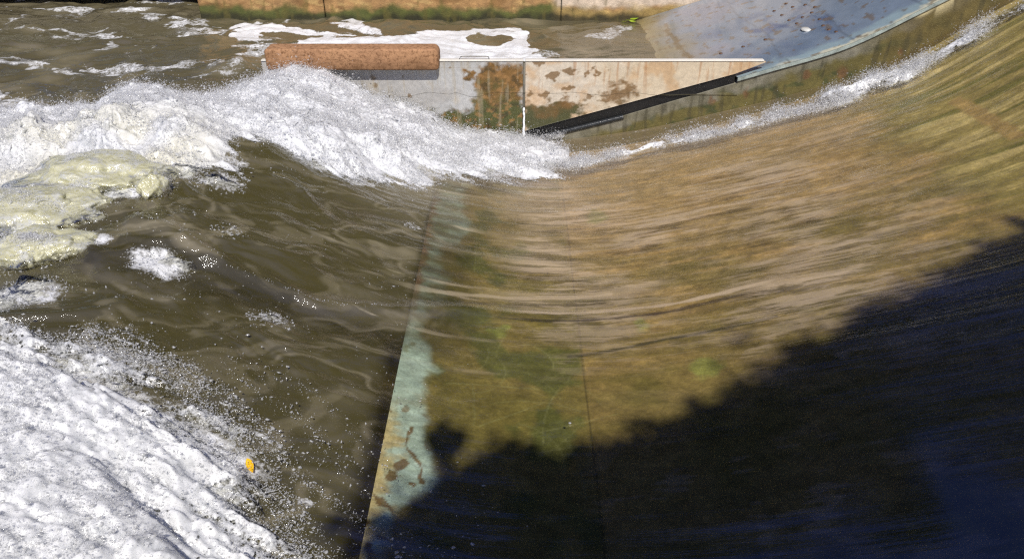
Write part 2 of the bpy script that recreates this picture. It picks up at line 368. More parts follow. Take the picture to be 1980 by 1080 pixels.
# ------------------------------------------------------------------ water surface
def water_mesh():
    parts = []; A = {'turbid': [], 'foam': [], 'flow': [], 'refl_and_silt': [], 'tail': [], 'veil': [], 'rough': []}
    for (x0, x1, y0, y1, st, far) in ((-8.6, 8.6, 1.2, WALL_Y - .005, .016, 0), (-15, 3.2, WALL_Y - .005, 16.8, .03, 1)):
        xs = np.arange(x0, x1 + st, st); ys = np.linspace(y0, y1, int((y1 - y0) / st) + 1)
        X, Y = np.meshgrid(xs, ys, indexing='ij')
        if far:
            Z = np.where(X < -3.4, h_water(X, Y), h_tail(X, Y))
        else:
            Z = h_water(X, Y)
        u, v = project(X, Y, Z)
        keep = (u > -420) & (u < 2400) & (v > -140) & (v < 1330)
        if far: keep &= ~((X > -6.0) & (Y > 14.85))
        Fc = grid_faces(len(xs), len(ys), keep)
        # turbidity
        n_ = n2(X * 1.2, Y * .8, 51)
        if far:
            tb = np.full(X.shape, .93) - .2 * sst(.6, 2.6, X)
            foam = np.zeros(X.shape); cl = sst(.1, .6, n2(X * .9, Y * 1.4, 52)) * .25
            wu = u + 26 * fbm(X * 1.1, Y * 1.6, 61, 4); wv = v + 7 * fbm(X * 1.1 + 7, Y * 1.6, 63, 4)
            for pts, s, amt in (
                ([(455, 52), (520, 40), (600, 55), (640, 66), (700, 70), (760, 62), (850, 58), (1010, 55), (1030, 80), (1045, 116), (870, 130), (700, 100), (590, 92), (560, 80), (500, 82), (440, 78)], 5, 1.05),
                ([(640, 45), (690, 34), (735, 48), (745, 66), (700, 66), (650, 60)], 4, .75),
                ([(1100, 68), (1190, 45), (1225, 50), (1215, 72), (1160, 80)], 6, .55),
                ([(1030, 95), (1080, 100), (1095, 114), (1040, 118)], 6, .5),
                ([(430, 70), (470, 35), (500, 38), (470, 62)], 4, .8)):
                sd = poly_sd(wu, wv, pts)
                foam = np.maximum(foam, amt * sst(-s * .5, s, sd))
            hole = poly_sd(wu, wv, [(890, 72), (930, 64), (990, 66), (1005, 76), (960, 88), (915, 84)])
            foam *= 1 - sst(-2, 4, hole)
            hole = poly_sd(wu, wv, [(500, 60), (560, 58), (610, 70), (580, 82), (520, 78)])
            foam *= 1 - .85 * sst(-3, 4, hole)
            foam = np.maximum(foam, .6 * np.exp(-(((X + 4.3) / .6) ** 2 + ((Y - 11.3) / .5) ** 2)) * (.8 + .5 * n2(X * 4, Y * 5, 81)))
        else:
            tb = .06 + .1 * sst(.4, -.9, X)
            tb = np.maximum(tb, .95 * sst(-.93, -1.15, X + .04 * n_) * sst(5.6, 4.6, Y))
            tb = np.maximum(tb, .95 * sst(-.86, -.99, X + .05 * n_) * sst(4.6, 5.6, Y))
            # muddy veil over the far part of the plate
            tb = np.maximum(tb, .34 * sst(5.6, 8.6, Y) * sst(2.8, .2, X))
            tb = np.maximum(tb, (.58 + .4 * n2(X * 1.2, Y * 7, 83)) * sst(4.7, 5.5, Y) * sst(-.1, -.75, X))
            tb = np.maximum(tb, .30 * sst(8.3, 9.6, Y) * sst(5, 3.5, X))
            foam = np.zeros(X.shape)
            sx, sy = X * .9 + Y * .4, Y - .35 * X
            qx = sx + .55 * n2(sx * 1.1, sy * 1.6, 54) + .2 * n2(sx * 3, sy * 4, 55); qy = sy + .4 * n2(sx * 1.0 + 9, sy * 1.5, 56) + .15 * n2(sx * 3 + 5, sy * 4, 57)
            f_ = fbm(qx * .7, qy * 1.9, 53, 3)
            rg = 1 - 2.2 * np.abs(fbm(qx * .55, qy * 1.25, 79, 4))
            cl = (.36 * sst(.55, 1.0, rg) * sst(-.25, .35, n2(qx * .9, qy * 1.1, 80)) + .16 * sst(.16, .60, f_) + .22 * sst(.2, .6, fbm(qx * 2.2, qy * 4.5, 82, 3))) * sst(.1, -1.2, X)  # curled tan reflections on the wave face, painted into the colour
            # tan reflections over the plates, painted as diffuse streaks and patches
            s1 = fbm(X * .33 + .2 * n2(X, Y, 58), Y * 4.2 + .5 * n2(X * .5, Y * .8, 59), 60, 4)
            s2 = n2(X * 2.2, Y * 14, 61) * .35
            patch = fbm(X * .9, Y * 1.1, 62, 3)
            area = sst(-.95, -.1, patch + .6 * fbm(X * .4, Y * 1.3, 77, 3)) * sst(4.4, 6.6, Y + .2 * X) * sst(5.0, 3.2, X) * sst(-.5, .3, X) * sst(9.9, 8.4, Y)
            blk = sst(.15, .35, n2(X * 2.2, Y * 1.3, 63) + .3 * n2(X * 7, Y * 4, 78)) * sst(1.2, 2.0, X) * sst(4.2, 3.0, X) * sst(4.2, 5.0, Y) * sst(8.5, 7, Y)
            refl_area = np.maximum(np.maximum(area * .85, blk * .55), .95 * np.clip(ripple_lines(X, Y) / .010, 0, 1) * sst(-2.2, -.4, X))  # bright reflection along each ripple painted in as a pale line
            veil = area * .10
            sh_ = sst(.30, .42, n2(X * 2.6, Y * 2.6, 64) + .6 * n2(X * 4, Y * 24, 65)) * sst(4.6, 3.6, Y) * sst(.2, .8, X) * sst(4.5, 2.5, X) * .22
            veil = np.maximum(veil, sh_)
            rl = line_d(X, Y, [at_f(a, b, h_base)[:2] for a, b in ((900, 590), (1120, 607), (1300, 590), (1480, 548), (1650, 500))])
            veil = np.maximum(veil, .75 * sst(.05, .015, rl + .02 * n2(X * 4, Y * 9, 66)) * sst(-.3, .3, X) * sst(3.0, 2.2, X))  # highlight on the standing ridge, painted pale
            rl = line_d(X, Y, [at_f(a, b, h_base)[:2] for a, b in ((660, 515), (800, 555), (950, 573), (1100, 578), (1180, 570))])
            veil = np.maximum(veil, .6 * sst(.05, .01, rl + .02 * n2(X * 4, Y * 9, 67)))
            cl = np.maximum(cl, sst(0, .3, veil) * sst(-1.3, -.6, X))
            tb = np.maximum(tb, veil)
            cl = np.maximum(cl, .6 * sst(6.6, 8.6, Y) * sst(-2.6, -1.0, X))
            foam = np.maximum(foam, .62 * sst(-.22, .25, poly_sd(X + .35 * n2(X * 1.5, Y * 3, 64), Y + .2 * n2(X * 2, Y * 2, 65), back_poly)))
            foam = np.maximum(foam, .66 * sst(-.35, .3, poly_sd(X + .5 * n2(X * .9, Y * 3.2, 66), Y + .2 * n2(X * 2, Y * 2, 67), near_edge)))
            # thin streaks hugging the ramp wall
            for pts, wd, amt in splash_lines:
                d = line_d(X, Y + .06 * n2(X * 2.2, Y * 3, 68) , pts)
                foam = np.maximum(foam, amt * sst(wd, wd * .2, d) * (.65 + .6 * n2(X * 5, Y * 6, 74)))
            for (cu, cv, cz, r, amt) in clumps:
                cx, cy = P2(cu, cv, cz)
                d = np.hypot((X - cx) * .7, Y - cy) + .05 * n2(X * 6, Y * 6, 69)
                foam = np.maximum(foam, amt * sst(r * 1.3, r * .3, d))
        # loose rafts of foam on the choppy tail water
        tail = sst(-3.2, -4.6, X) * sst(8.6, 10, Y) if not far else sst(-3.2, -4.2, X)
        raft = fbm(X * .75 + .5 * n2(X * .6, Y * .6, 71), Y * 1.25 + .5 * n2(X * .6, Y, 72), 73, 5, .6)
        foam = np.maximum(foam, tail * (.60 * sst(.02, .60, raft + .25 * n2(X * 3, Y * 5, 85))))
        fl = (sst(-1.2, .6, X) if not far else np.full(X.shape, .25) * sst(-1, 1, X))
        a = [t.ravel() for t in (tb, foam, fl, cl, tail * np.ones(X.shape) if not far else np.ones(X.shape), refl_area if not far else np.zeros(X.shape), (1 - sst(-.8, .3, X) * sst(7.0, 4.4, Y + .35 * X)) if not far else np.ones(X.shape))]
        V, Fc, *a = compact(np.stack([X, Y, Z], -1).reshape(-1, 3), Fc, *a)
        parts.append((V, Fc))
        for k, t in zip(A, a): A[k].append(t)
    V, Fc = join(parts)
    me = np_mesh(V, Fc)
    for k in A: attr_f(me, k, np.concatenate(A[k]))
    return me
splash_lines = []
for pts, wd, amt in (
        ([(1090, 322), (1250, 285), (1370, 262), (1500, 226), (1590, 205)], .26, .60),
        ([(1110, 302), (1240, 272), (1330, 258)], .2, .5),
        ([(1090, 278), (1240, 253), (1370, 224), (1500, 196), (1640, 156), (1740, 118), (1860, 48), (1940, 0)], .07, .42),
        ([(1640, 172), (1700, 152), (1760, 140), (1830, 100), (1910, 50), (2000, 5)], .2, .66),
        ([(910, 362), (1000, 370), (1060, 370), (1140, 350), (1260, 322), (1320, 300)], .05, .42)):
    splash_lines.append(([at_f(u, v, h_base)[:2] for u, v in pts], wd, amt))
clumps = [(300, 495, .95, .22, .8), (185, 470, .98, .12, .7), (440, 430, .9, .13, .5), (515, 575, .75, .15, .55), (598, 972, .3, .045, .6), (795, 437, .2, .08, .5), (40, 575, .95, .3, .7), (225, 362, 1.05, .26, .8), (50, 470, 1.0, .42, .75), (340, 330, .98, .3, .7), (420, 345, .95, .22, .6)]
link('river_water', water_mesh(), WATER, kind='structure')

# ------------------------------------------------------------------ white water
def foam_body(region, x0, x1, y0, y1, st, thick, warp, name, seed, warmf=None, ymax=None, clear=0, edge=.34, spots=.18, puff=.6):
    xs = np.arange(x0, x1, st); ys = np.arange(y0, y1, st)
    X, Y = np.meshgrid(xs, ys, indexing='ij')
    sd = region(X, Y)
    keep = sd > -.02
    T = thick(X, Y, sd)
    hb = h_water(X, Y)
    n1 = n3(X * 2.1, Y * 2.1, hb * 2.1, seed); nn = n3(X * 6, Y * 6, hb * 6, seed + 1); n4 = n3(X * 15, Y * 15, hb * 15, seed + 2); n5 = n3(X * 34, Y * 34, hb * 30, seed + 3)
    n0 = n3(X * .9, Y * .9, hb, seed + 4)
    lump = .45 * n0 + .34 * n1 + .10 * nn + .05 * n4 + .05 * n5 + .03 * n3(X * 62, Y * 62, hb * 30, seed + 13)
    amp = np.clip(T * 1.0, 0, .22)
    Z = hb + T * .8 - .012 + amp * lump * warp
    Z = Z + puff * sst(.0, .25, sd) * (.060 * np.abs(n2(X * 5, Y * 5.5, seed + 14)) + .042 * np.abs(n2(X * 11, Y * 12, seed + 15)) + .024 * np.abs(n2(X * 23, Y * 25, seed + 16)) - .02)
    dx = amp * .25 * (n3(X * 7 + 3, Y * 7, hb * 7, seed + 5) + .7 * n3(X * 17, Y * 17, hb * 9, seed + 6) + .4 * n3(X * 36, Y * 36, hb * 9, seed + 8)); dy = amp * .25 * (n3(X * 7, Y * 7 + 5, hb * 7, seed + 7) + .7 * n3(X * 17, Y * 17 + 4, hb * 9, seed + 9))
    Xo, Yo = X + dx * warp ** 2, Y + dy * warp ** 2
    if ymax: Yo = np.minimum(Yo, ymax)
    Fc = grid_faces(len(xs), len(ys), keep)
    thin = np.clip((.62 * sst(edge, 0, sd + .10 * n2(X * 3, Y * 5, seed + 11)) + spots * sst(.0, .7, n2(X * 1.6, Y * 2.2, seed + 12)) + clear), 0, 1)
    wm = warmf(X, Y) if warmf else np.zeros_like(X)
    V, Fc, thin, wm = compact(np.stack([Xo, Yo, Z], -1).reshape(-1, 3), Fc, thin.ravel(), wm.ravel())
    me = np_mesh(V, Fc); attr_f(me, 'thin', thin); attr_f(me, 'warm', wm)
    return link(name, me, FOAM, kind='stuff'), V

_t = np.array([(1,1,1),(1,-1,-1),(-1,1,-1),(-1,-1,1)], float) * .75
_tf = np.array([(0,1,2),(0,3,1),(0,2,3),(1,3,2)])
_o = np.array([(1,0,0),(-1,0,0),(0,1,0),(0,-1,0),(0,0,1),(0,0,-1)], float)
_of = np.array([(0,2,4),(2,1,4),(1,3,4),(3,0,4),(2,0,5),(1,2,5),(3,1,5),(0,3,5)])
def drops(P, R, name, o=_o, of=_of, mat=None, **k):
    n, q = len(P), len(o)
    st = .7 + rng.random((n, 1, 3)) ** 2 * 1.6 * (1.5, 1, .8)
    V = (P[:, None] + (o[None] + rng.normal(0, .22, (n, q, 3))) * R[:, None, None] * st).reshape(-1, 3)
    Fc = (np.arange(n)[:, None, None] * q + of[None]).reshape(-1, 3)
    return link(name, np_mesh(V, Fc), mat or DROP, kind='stuff', **k)

def wob(X, Y, s):
    a, b = X * .88 - Y * .48, X * .48 + Y * .88      # tongues drawn out along the run of the water
    return .20 * n2(a * 1.1, b * 3.0, s) + .13 * n2(a * 2.6, b * 7.5, s + 1) + .07 * n2(a * 7, b * 15, s + 2)
def back_region(X, Y): return poly_sd(X, Y, back_poly) + wob(X, Y, 81) * 1.5 * (Y < 10.0)
def back_thick(X, Y, sd):
    T = T_back(X) * (1 + .7 * n2(X * 1.3, Y * .8, 86) + .35 * n2(X * 3.2, Y * 1.6, 87)) * sst(-.05, .75, sd + np.clip(Y - 9.4, 0, 2) * (X > -3.5))
    return np.maximum(T, .02) * (1 - .8 * sst(9.2, 9.9, Y) * (X < -3.6))
def back_warm(X, Y): return .75 * sst(-2.6, -3.6, X) * sst(8.4, 7.1, Y) * sst(-.35, .35, n2(X * 1.3, Y * 1.6, 85))
foam_back, VB = foam_body(back_region, -8.2, .8, 6.4, 10.26, .016, back_thick, 1.0, 'breaking_wave_foam', 100, back_warm, 10.27)
foam_back['label'] = 'white churning foam of the breaking wave heaped against the metal divider'; foam_back['category'] = 'foam'

def near_region(X, Y): return poly_sd(X, Y, near_edge) + wob(X * .8, Y * 1.4, 91) * 1.9 + .03
def near_thick(X, Y, sd): return .02 + .24 * sst(0, .9, sd)
foam_near, VN = foam_body(near_region, -5.0, -.7, 1.6, 4.9, .012, near_thick, .16, 'foreground_foam', 120, edge=.75, spots=.10, puff=1.0)
foam_near['label'] = 'white bubbling foam with flying drops filling the lower left corner'; foam_near['category'] = 'foam'

def splash_region(X, Y):
    d = np.full(X.shape, -1.0)
    for pp, wd in (([(1090, 322), (1250, 285), (1370, 262), (1500, 226), (1590, 205)], .10), ([(1600, 196), (1680, 166), (1745, 146)], .17), ([(1745, 146), (1830, 98), (1910, 48), (2000, 5)], .10)):
        d = np.maximum(d, wd - line_d(X, Y, [at_f(a_, b_, h_base)[:2] for a_, b_ in pp]))
    return d + .09 * n2(X * 2.6, Y * 5, 131) + .05 * n2(X * 7, Y * 12, 132)
foam_ramp, VR = foam_body(splash_region, .5, 7.4, 8.6, 10.26, .013, lambda X, Y, sd: .008 + .12 * sst(0, .2, sd), .9, 'ramp_splash_foam', 140, None, 10.27, edge=.22, puff=.5)
foam_ramp['label'] = 'narrow ribbon of white splash running along the foot of the mossy ramp wall'; foam_ramp['category'] = 'foam'

def spray(V, n, hscale, r0, r1, spread, ymax=None, even=.5):
    i = rng.integers(0, len(V), n * 2); i = i[rng.random(n * 2) < even + 1.1 * n2(V[i, 0] * 2.4 + V[i, 1], V[i, 1] * 3.5, 173)][:n]; n = len(i); P = V[i].copy()
    P += rng.normal(0, spread, (n, 3)) * (1, 1, .3)
    P[:, 2] += rng.exponential(hscale, n)
    if ymax: P[:, 1] = np.minimum(P[:, 1], ymax)
    R = r0 * np.exp(np.abs(rng.normal(0, .55, n))); R = np.minimum(R, r1)
    return P, R
b1 = spray(VB, 150000, .020, .0020, .007, .035, 10.25)
b1b = spray(VB[(VB[:, 1] > 8.6)], 40000, .045, .0020, .008, .05, 10.25)
b2 = spray(VN, 95000, .018, .0013, .005, .035, even=.55)
b3 = spray(VR[n2(VR[:, 0] * 2.2, VR[:, 1] * 4, 172) > -.6], 60000, .035, .0020, .008, .05, 10.26)
m1 = spray(np.concatenate([VB, VN[::2]]), 9000, .03, .004, .011, .04, 10.25)
drops(np.concatenate([b1[0], b1b[0], b2[0], b3[0]]), np.concatenate([b1[1], b1b[1], b2[1], b3[1]]), 'spray_mist', _t, _tf, MIST, label='fine white mist of spray hanging over the foam', cat='spray')
drops(m1[0], m1[1], 'spray_drops', label='larger white drops of spray thrown up over the foam', cat='spray')
def clump_region(X, Y):
    d = np.full(X.shape, -1.0)
    for (cu, cv, cz, r, amt) in clumps:
        cx, cy = P2(cu, cv, cz); d = np.maximum(d, r * .75 - np.hypot((X - cx) * .75, Y - cy))
    return np.where(d < -.06, -1, d) + .13 * n2(X * 3.2, Y * 4, 151) + .07 * n2(X * 8, Y * 9, 152) - .02
fc, _ = foam_body(clump_region, -5.4, -1.0, 2.4, 7.6, .011, lambda X, Y, sd: .01 + .10 * sst(0, .2, sd), .9, 'foam_clumps', 160, clear=.30, puff=.5)
fc['label'] = 'small glassy clumps of bubbles broken loose on the brown wave face'; fc['category'] = 'foam'
def strings(V, n, L0, r0, lean, name, label, ymax=None):
    i = rng.integers(0, len(V), n); P = V[i] + (0, 0, -.01)
    D = rng.normal(0, .45, (n, 3)) + lean; D /= np.linalg.norm(D, axis=1)[:, None]
    L = L0 * (.4 + rng.exponential(.6, n)); bend = rng.normal(0, .35, (n, 3)) + (0, 0, -.5)
    t = np.linspace(0, 1, 6)[None, :, None]
    pts = P[:, None] + D[:, None] * L[:, None, None] * t + bend[:, None] * L[:, None, None] * t ** 2 * .6
    if ymax: pts[:, :, 1] = np.minimum(pts[:, :, 1], ymax)
    rad = r0 * (.6 + rng.random((n, 1)) * .8) * np.array([[1.3, .9, .6, .5, .75, .25]])
    an = np.linspace(0, 2 * math.pi, 5)[:4]
    A = np.cross(D, rng.normal(size=(n, 3))); A /= np.linalg.norm(A, axis=1)[:, None]; B = np.cross(D, A)
    ring = A[:, None, None] * np.cos(an)[None, None, :, None] + B[:, None, None] * np.sin(an)[None, None, :, None]
    W = (pts[:, :, None] + ring * rad[:, :, None, None]).reshape(-1, 3)
    k = np.arange(n * 24).reshape(n, 6, 4)
    Fc = np.stack([k[:, :-1], np.roll(k, -1, 2)[:, :-1], np.roll(k, -1, 2)[:, 1:], k[:, 1:]], -1).reshape(-1, 4)
    return link(name, np_mesh(W, Fc), DROP, kind='stuff', label=label, cat='spray')
top = VB[(VB[:, 1] > 8.2)]
strings(top, 2600, .035, .0055, np.array([.1, .1, .8]), 'thrown_water_fingers', 'curling fingers of water thrown up along the breaking crest', 10.25)
strings(np.concatenate([VN[::1], VR]), 2200, .028, .0035, np.array([.5, .3, .5]), 'thrown_water_fingers', 'curling fingers of water thrown up from the foreground foam and the ramp splash', 10.25)
# scattered drops flying right of the foreground foam, and on the wave
def scatter_edge(n):
    t = rng.random(n) * (len(near_edge) - 5); k = t.astype(int); f = (t - k)[:, None]
    A = np.array(near_edge); p = A[k] * (1 - f) + A[k + 1] * f
    off = rng.exponential(.28, n)
    p = p + np.stack([off * .85, off * .5], -1) + rng.normal(0, .05, (n, 2))
    z = h_water(p[:, 0], p[:, 1]) + rng.exponential(.02, n)
    return np.column_stack([p, z]), .0018 * np.exp(np.abs(rng.normal(0, .75, n)))
pe, re_ = scatter_edge(15000)
re_ *= .72
tg = n2((pe[:, 0] * .88 - pe[:, 1] * .48) * 1.6, (pe[:, 0] * .48 + pe[:, 1] * .88) * 8, 175)
ed_ = poly_sd(pe[:, 0], pe[:, 1], near_edge); k_ = rng.random(len(pe)) < np.clip(.22 + 1.6 * tg + .9 * sst(-.35, .0, ed_), .05, 1)
pe, re_ = pe[k_], re_[k_]
bx_, by_ = rng.uniform(-5, -.9, 1800), rng.uniform(2.6, 8.0, 1800)
k_ = n2(bx_ * .9, by_ * 1.1, 174) > .05; bx_, by_ = bx_[k_], by_[k_]
pe = np.concatenate([pe, np.column_stack([bx_, by_, h_water(bx_, by_) + .002])]); re_ = np.concatenate([re_, .0016 * np.exp(np.abs(rng.normal(0, .6, len(bx_))))])
cl_p, cl_r = [], []
for (cu, cv, cz, r, amt) in clumps:
    cx, cy = P2(cu, cv, cz); n = int(260 * (r / .2) ** 2 * amt)
    a = rng.random(n) * 6.28; q = r * np.sqrt(rng.random(n)) * .95
    x, y = cx + q * np.cos(a) * 1.3, cy + q * np.sin(a)
    cl_p.append(np.column_stack([x, y, h_water(x, y) + rng.random(n) * .06 * (1 - q / r)])); cl_r.append(.0024 * np.exp(np.abs(rng.normal(0, .6, n))))
gl = [(270, 420, 1.05), (330, 432, 1.0), (430, 470, .95), (520, 505, .82), (600, 535, .7), (660, 550, .58), (740, 566, .38)]
gp = np.array([P2(*g) for g in gl]); t = np.sort(rng.random(110)) * (len(gp) - 1.001); k = t.astype(int)
gx = gp[k] + (gp[k + 1] - gp[k]) * (t - k)[:, None] + rng.normal(0, .012, (110, 2))
cl_p.append(np.column_stack([gx, h_water(gx[:, 0], gx[:, 1]) + .01])); cl_r.append(rng.uniform(.002, .0045, 110))
SP, SR = np.concatenate([pe] + cl_p), np.minimum(np.concatenate([re_] + cl_r), .0075)
lf = at_f(486, 907, h_near); ok = np.hypot(SP[:, 0] - lf[0], SP[:, 1] - lf[1]) > .09
drops(SP[ok], SR[ok], 'scattered_drops', label='loose water drops and bubbles scattered over the dark wave face', cat='spray')

# translucent swells of yellow water at the left
def swell_material():
    m = M('yellow_swell_water'); v = m.coord(); e = m.attr('rim')
    a = m.noise(v, 2.6, 4, .55, 1.2); b = m.noise(v, 9, 5, .6, 1.2); c = m.noise(v, 30, 4, .65, .4)
    col = m.ramp(b, [(.3, lin(184, 181, 140)), (.45, lin(226, 224, 194)), (.58, lin(204, 201, 160)), (.72, lin(236, 235, 220))])
    crease = m.n('MapRange', Value=m.math('ABSOLUTE', m.math('SUBTRACT', b, .5)), i1=.012, i2=.0).outputs[0]
    col = m.mixc(m.math('MULTIPLY', crease, m.n('MapRange', Value=a, i1=.5, i2=.62).outputs[0], True), col, lin(60, 56, 34))
    frost = m.n('MapRange', Value=m.math('ADD', m.math('MULTIPLY', a, .7), m.math('MULTIPLY', c, .5)), i1=.60, i2=.70).outputs[0]
    col = m.mixc(m.math('MULTIPLY', frost, .8), col, (.72, .73, .70))
    nrm = m.bump(m.math('ADD', m.math('ADD', b, m.math('MULTIPLY', c, .06)), m.math('MULTIPLY', frost, .06)), .45, .05)
    sh = m.bsdf(Base__Color=col, Roughness=.14, Specular__IOR__Level=.7, Coat__Weight=.5, Coat__Roughness=.07, Normal=nrm, Subsurface__Weight=.5, Subsurface__Radius=(1, .97, .72), Subsurface__Scale=.06)
    tl = m.n('BsdfTranslucent', Color=lin(216, 213, 172), Normal=nrm).outputs[0]
    body = m.n('MixShader', Fac=.25, i1=sh, i2=tl).outputs[0]
    clear = m.n('MixShader', Fac=m.n('Fresnel', IOR=1.4, Normal=nrm).outputs[0], i1=m.n('BsdfTransparent', Color=(.92, .9, .74)).outputs[0], i2=m.n('BsdfGlossy', Roughness=.05, Normal=nrm).outputs[0]).outputs[0]
    f = m.n('MapRange', Value=m.math('ADD', e, m.math('MULTIPLY', m.math('SUBTRACT', b, .5), 1.6)), i1=.35, i2=.85).outputs[0]
    f = m.math('ADD', .10, m.math('MULTIPLY', f, .90), True)
    return m.end(m.n('MixShader', Fac=f, i1=body, i2=clear).outputs[0])
SWELL = swell_material()
RIM = []
def swell(cu, cv, cz, rx, ry, rz, seed, rot=0):
    cx, cy = P2(cu, cv, cz); z0 = float(h_water(cx, cy))
    th, ph = np.meshgrid(np.linspace(0, 2 * math.pi, 121), np.linspace(0, math.pi * .62, 60), indexing='ij')
    x, y, z = np.sin(ph) * np.cos(th), np.sin(ph) * np.sin(th), np.cos(ph)
    k = 1 + .30 * n3(x * 1.6 + seed, y * 1.6, z * 1.6, seed) + .16 * n3(x * 3.6, y * 3.6 + seed, z * 3.6, seed + 1) + .035 * (1 - 2 * np.abs(n3(x * 6, y * 6, z * 6 + seed, seed + 2))) + .008 * n3(x * 15, y * 15, z * 15 + seed, seed + 3)
    x, y, z = x * k * rx, y * k * ry, z * k * rz
    c, s = math.cos(rot), math.sin(rot)
    V = np.stack([cx + x * c - y * s, cy + x * s + y * c, z0 + z], -1).reshape(-1, 3)
    RIM.append(sst(.30, .95, ph / (math.pi * .62)).ravel())
    return V, grid_faces(121, 60)
parts = [swell(170, 345, 1.0, .70, .45, .20, 3, -.25), swell(75, 400, 1.0, .62, .45, .18, 5, .2), swell(300, 372, 1.0, .13, .16, .16, 9), swell(345, 275, .95, .2, .2, .2, 11), swell(60, 480, 1.0, .45, .25, .12, 13, .3)]
V, Fc = join(parts)
me = np_mesh(V, Fc); attr_f(me, 'rim', np.concatenate(RIM))
link('yellow_swell_water', me, SWELL, kind='structure')
up_ = V[n2(V[:, 0] * 2.4, V[:, 1] * 3.2, 171) > .2]
fp = spray(up_, 9000, .012, .0016, .006, .02)
drops(fp[0], fp[1], 'froth_on_swell', _t, _tf, MIST, label='patches of white froth riding on the yellow swells', cat='froth')

# ------------------------------------------------------------------ bed of the wave channel
def bed_depth(x): return .20 - .08 * sst(1.5, 4.5, x) - .03 * sst(5, 7, x)
def bed_z(x, y): return prof(x) - bed_depth(x)
EDGE = -.98
def ramp_bed():
    st = .014
    xs = np.arange(EDGE, 8.2, st); ys = np.arange(1.4, WALL_Y, st)
    X, Y = np.meshgrid(xs, ys, indexing='ij'); Z = np.maximum(bed_z(X, Y), -.30)
    u, v = project(X, Y, Z)
    keep = (u > 600) & (u < 2400) & (v > -140) & (v < 1330)
    long_ = fbm(X * 1.0, Y * 5, 201, 5); blot = fbm(X * .9, Y * 1.2, 205, 5); fine = fbm(X * 6, Y * 9, 209, 4)
    def mix(c, d, w): return c + (np.asarray(d) - c) * w[..., None]
    c = np.zeros(X.shape + (3,)) + lin(130, 118, 78)
    c = mix(c, lin(108, 102, 60), sst(.0, .6, blot))
    c = mix(c, lin(142, 124, 84), sst(.05, .6, -blot) * .7)
    c = mix(c, lin(84, 84, 38), sst(.1, .7, long_) * .35)
    c = mix(c, lin(196, 168, 124), sst(.15, .7, -long_) * .55 * sst(4.5, 7.5, Y))
    c = mix(c, lin(186, 160, 124), sst(6.2, 8.4, Y) * sst(5.2, 3.6, X) * .55)
    # upper ramp: green algae drawn out in streaks
    up = sst(4.4, 5.4, X + .3 * blot)
    c = mix(c, lin(152, 142, 96), up * .9)
    c = mix(c, lin(104, 108, 56), up * sst(.0, .5, fbm(X * .5, Y * 7, 213, 4)) * .8)
    c = mix(c, lin(214, 200, 156), up * sst(.1, .6, -fbm(X * .5, Y * 7, 217, 4)) * .6)
    # middle plate darker green, then the painted edge plate
    c = mix(c, lin(118, 112, 66), sst(.68, .60, X) * .6)
    c = mix(c, lin(84, 94, 54), sst(.68, .60, X) * sst(.0, .5, fbm(X * 1.6, Y * 1.6, 221, 5)) * .8)
    teal = EDGE + .14 + .20 * np.exp(-((Y - 3.75) / .45) ** 2) - .03 * np.exp(-((Y - 4.9) / .3) ** 2) + .10 * n2(Y * 1.1, Y * 0 + 3, 225) + .16 * fbm(X * 2, Y * 2, 226, 4) + .22 * sst(5.5, 8, Y)
    tm = sst(.10, -.06, X - teal)
    c = mix(c, lin(178, 208, 220), tm * (1 - .15 * sst(5.6, 7, Y)))
    c = mix(c, lin(204, 196, 162), tm * sst(4.7, 4.2, Y) * sst(EDGE + .16, EDGE + .02, X + .1 * fine + .06 * n2(X * 3, Y * 5, 228)))
    red = sst(.10, .02, X - EDGE + .05 * fine) * sst(5.4, 6.4, Y)
    c = mix(c, lin(150, 92, 66), red * .8)
    # rust blisters in the paint
    cellx, celly = X * 9 + 1.2 * n2(X * 4, Y * 4, 231), Y * 7 + 1.2 * n2(X * 4 + 6, Y * 4, 232)
    rust = sst(.30, .38, n2(cellx, celly, 233)) * tm
    c = mix(c, lin(112, 88, 50), rust * .9 * sst(4.9, 4.3, Y))
    c = mix(c, lin(112, 118, 78), tm * .6 * sst(.2, .6, fbm(X * 3, Y * 3, 235, 4)) * sst(4.6, 5.2, Y))
    # seams: across the plate and along the ramp
    seam = np.abs(X - .655 - .03 * (Y - 6) / 4)
    c = mix(c, lin(40, 38, 26), sst(.014, .003, seam) * .55)
    sl = line_d(X, Y, [at_f(a, b, bed_z)[:2] for a, b in ((1100, 690), (1290, 655), (1500, 612))])
    c = mix(c, lin(38, 44, 26), sst(.035, .008, sl) * .75)
    jx = line_d(X, Y, [at_f(a, b, bed_z)[:2] for a, b in ((1850, 195), (1965, 262))])
    c = mix(c, lin(172, 150, 108), sst(.10, .04, jx + .03 * fine))
    # pale scratches and root marks
    for k_ in range(46):
        a = rng.random(2) * (1.5, 3.4) + (EDGE + .05, 3.4); ang = rng.normal(1.2, .7); L = .2 + rng.random() * .7; bend = rng.normal(0, 1.1)
        tt = np.linspace(0, 1, 9); an = ang + bend * tt
        pts = np.column_stack([a[0] + np.cumsum(np.cos(an)) * L / 9, a[1] + np.cumsum(np.sin(an)) * L / 9])
        x0, y0 = pts.min(0) - .05; x1, y1 = pts.max(0) + .05
        s_ = np.s_[max(0, int((x0 - xs[0]) / st)):int((x1 - xs[0]) / st) + 1, max(0, int((y0 - ys[0]) / st)):int((y1 - ys[0]) / st) + 1]
        if X[s_].size == 0: continue
        d = line_d(X[s_], Y[s_], pts)
        c[s_] = mix(c[s_], lin(146, 152, 118), sst(.011, .003, d) * (.12 + .38 * rng.random()) * (.6 + .4 * n2(X[s_] * 9, Y[s_] * 9, 84)))
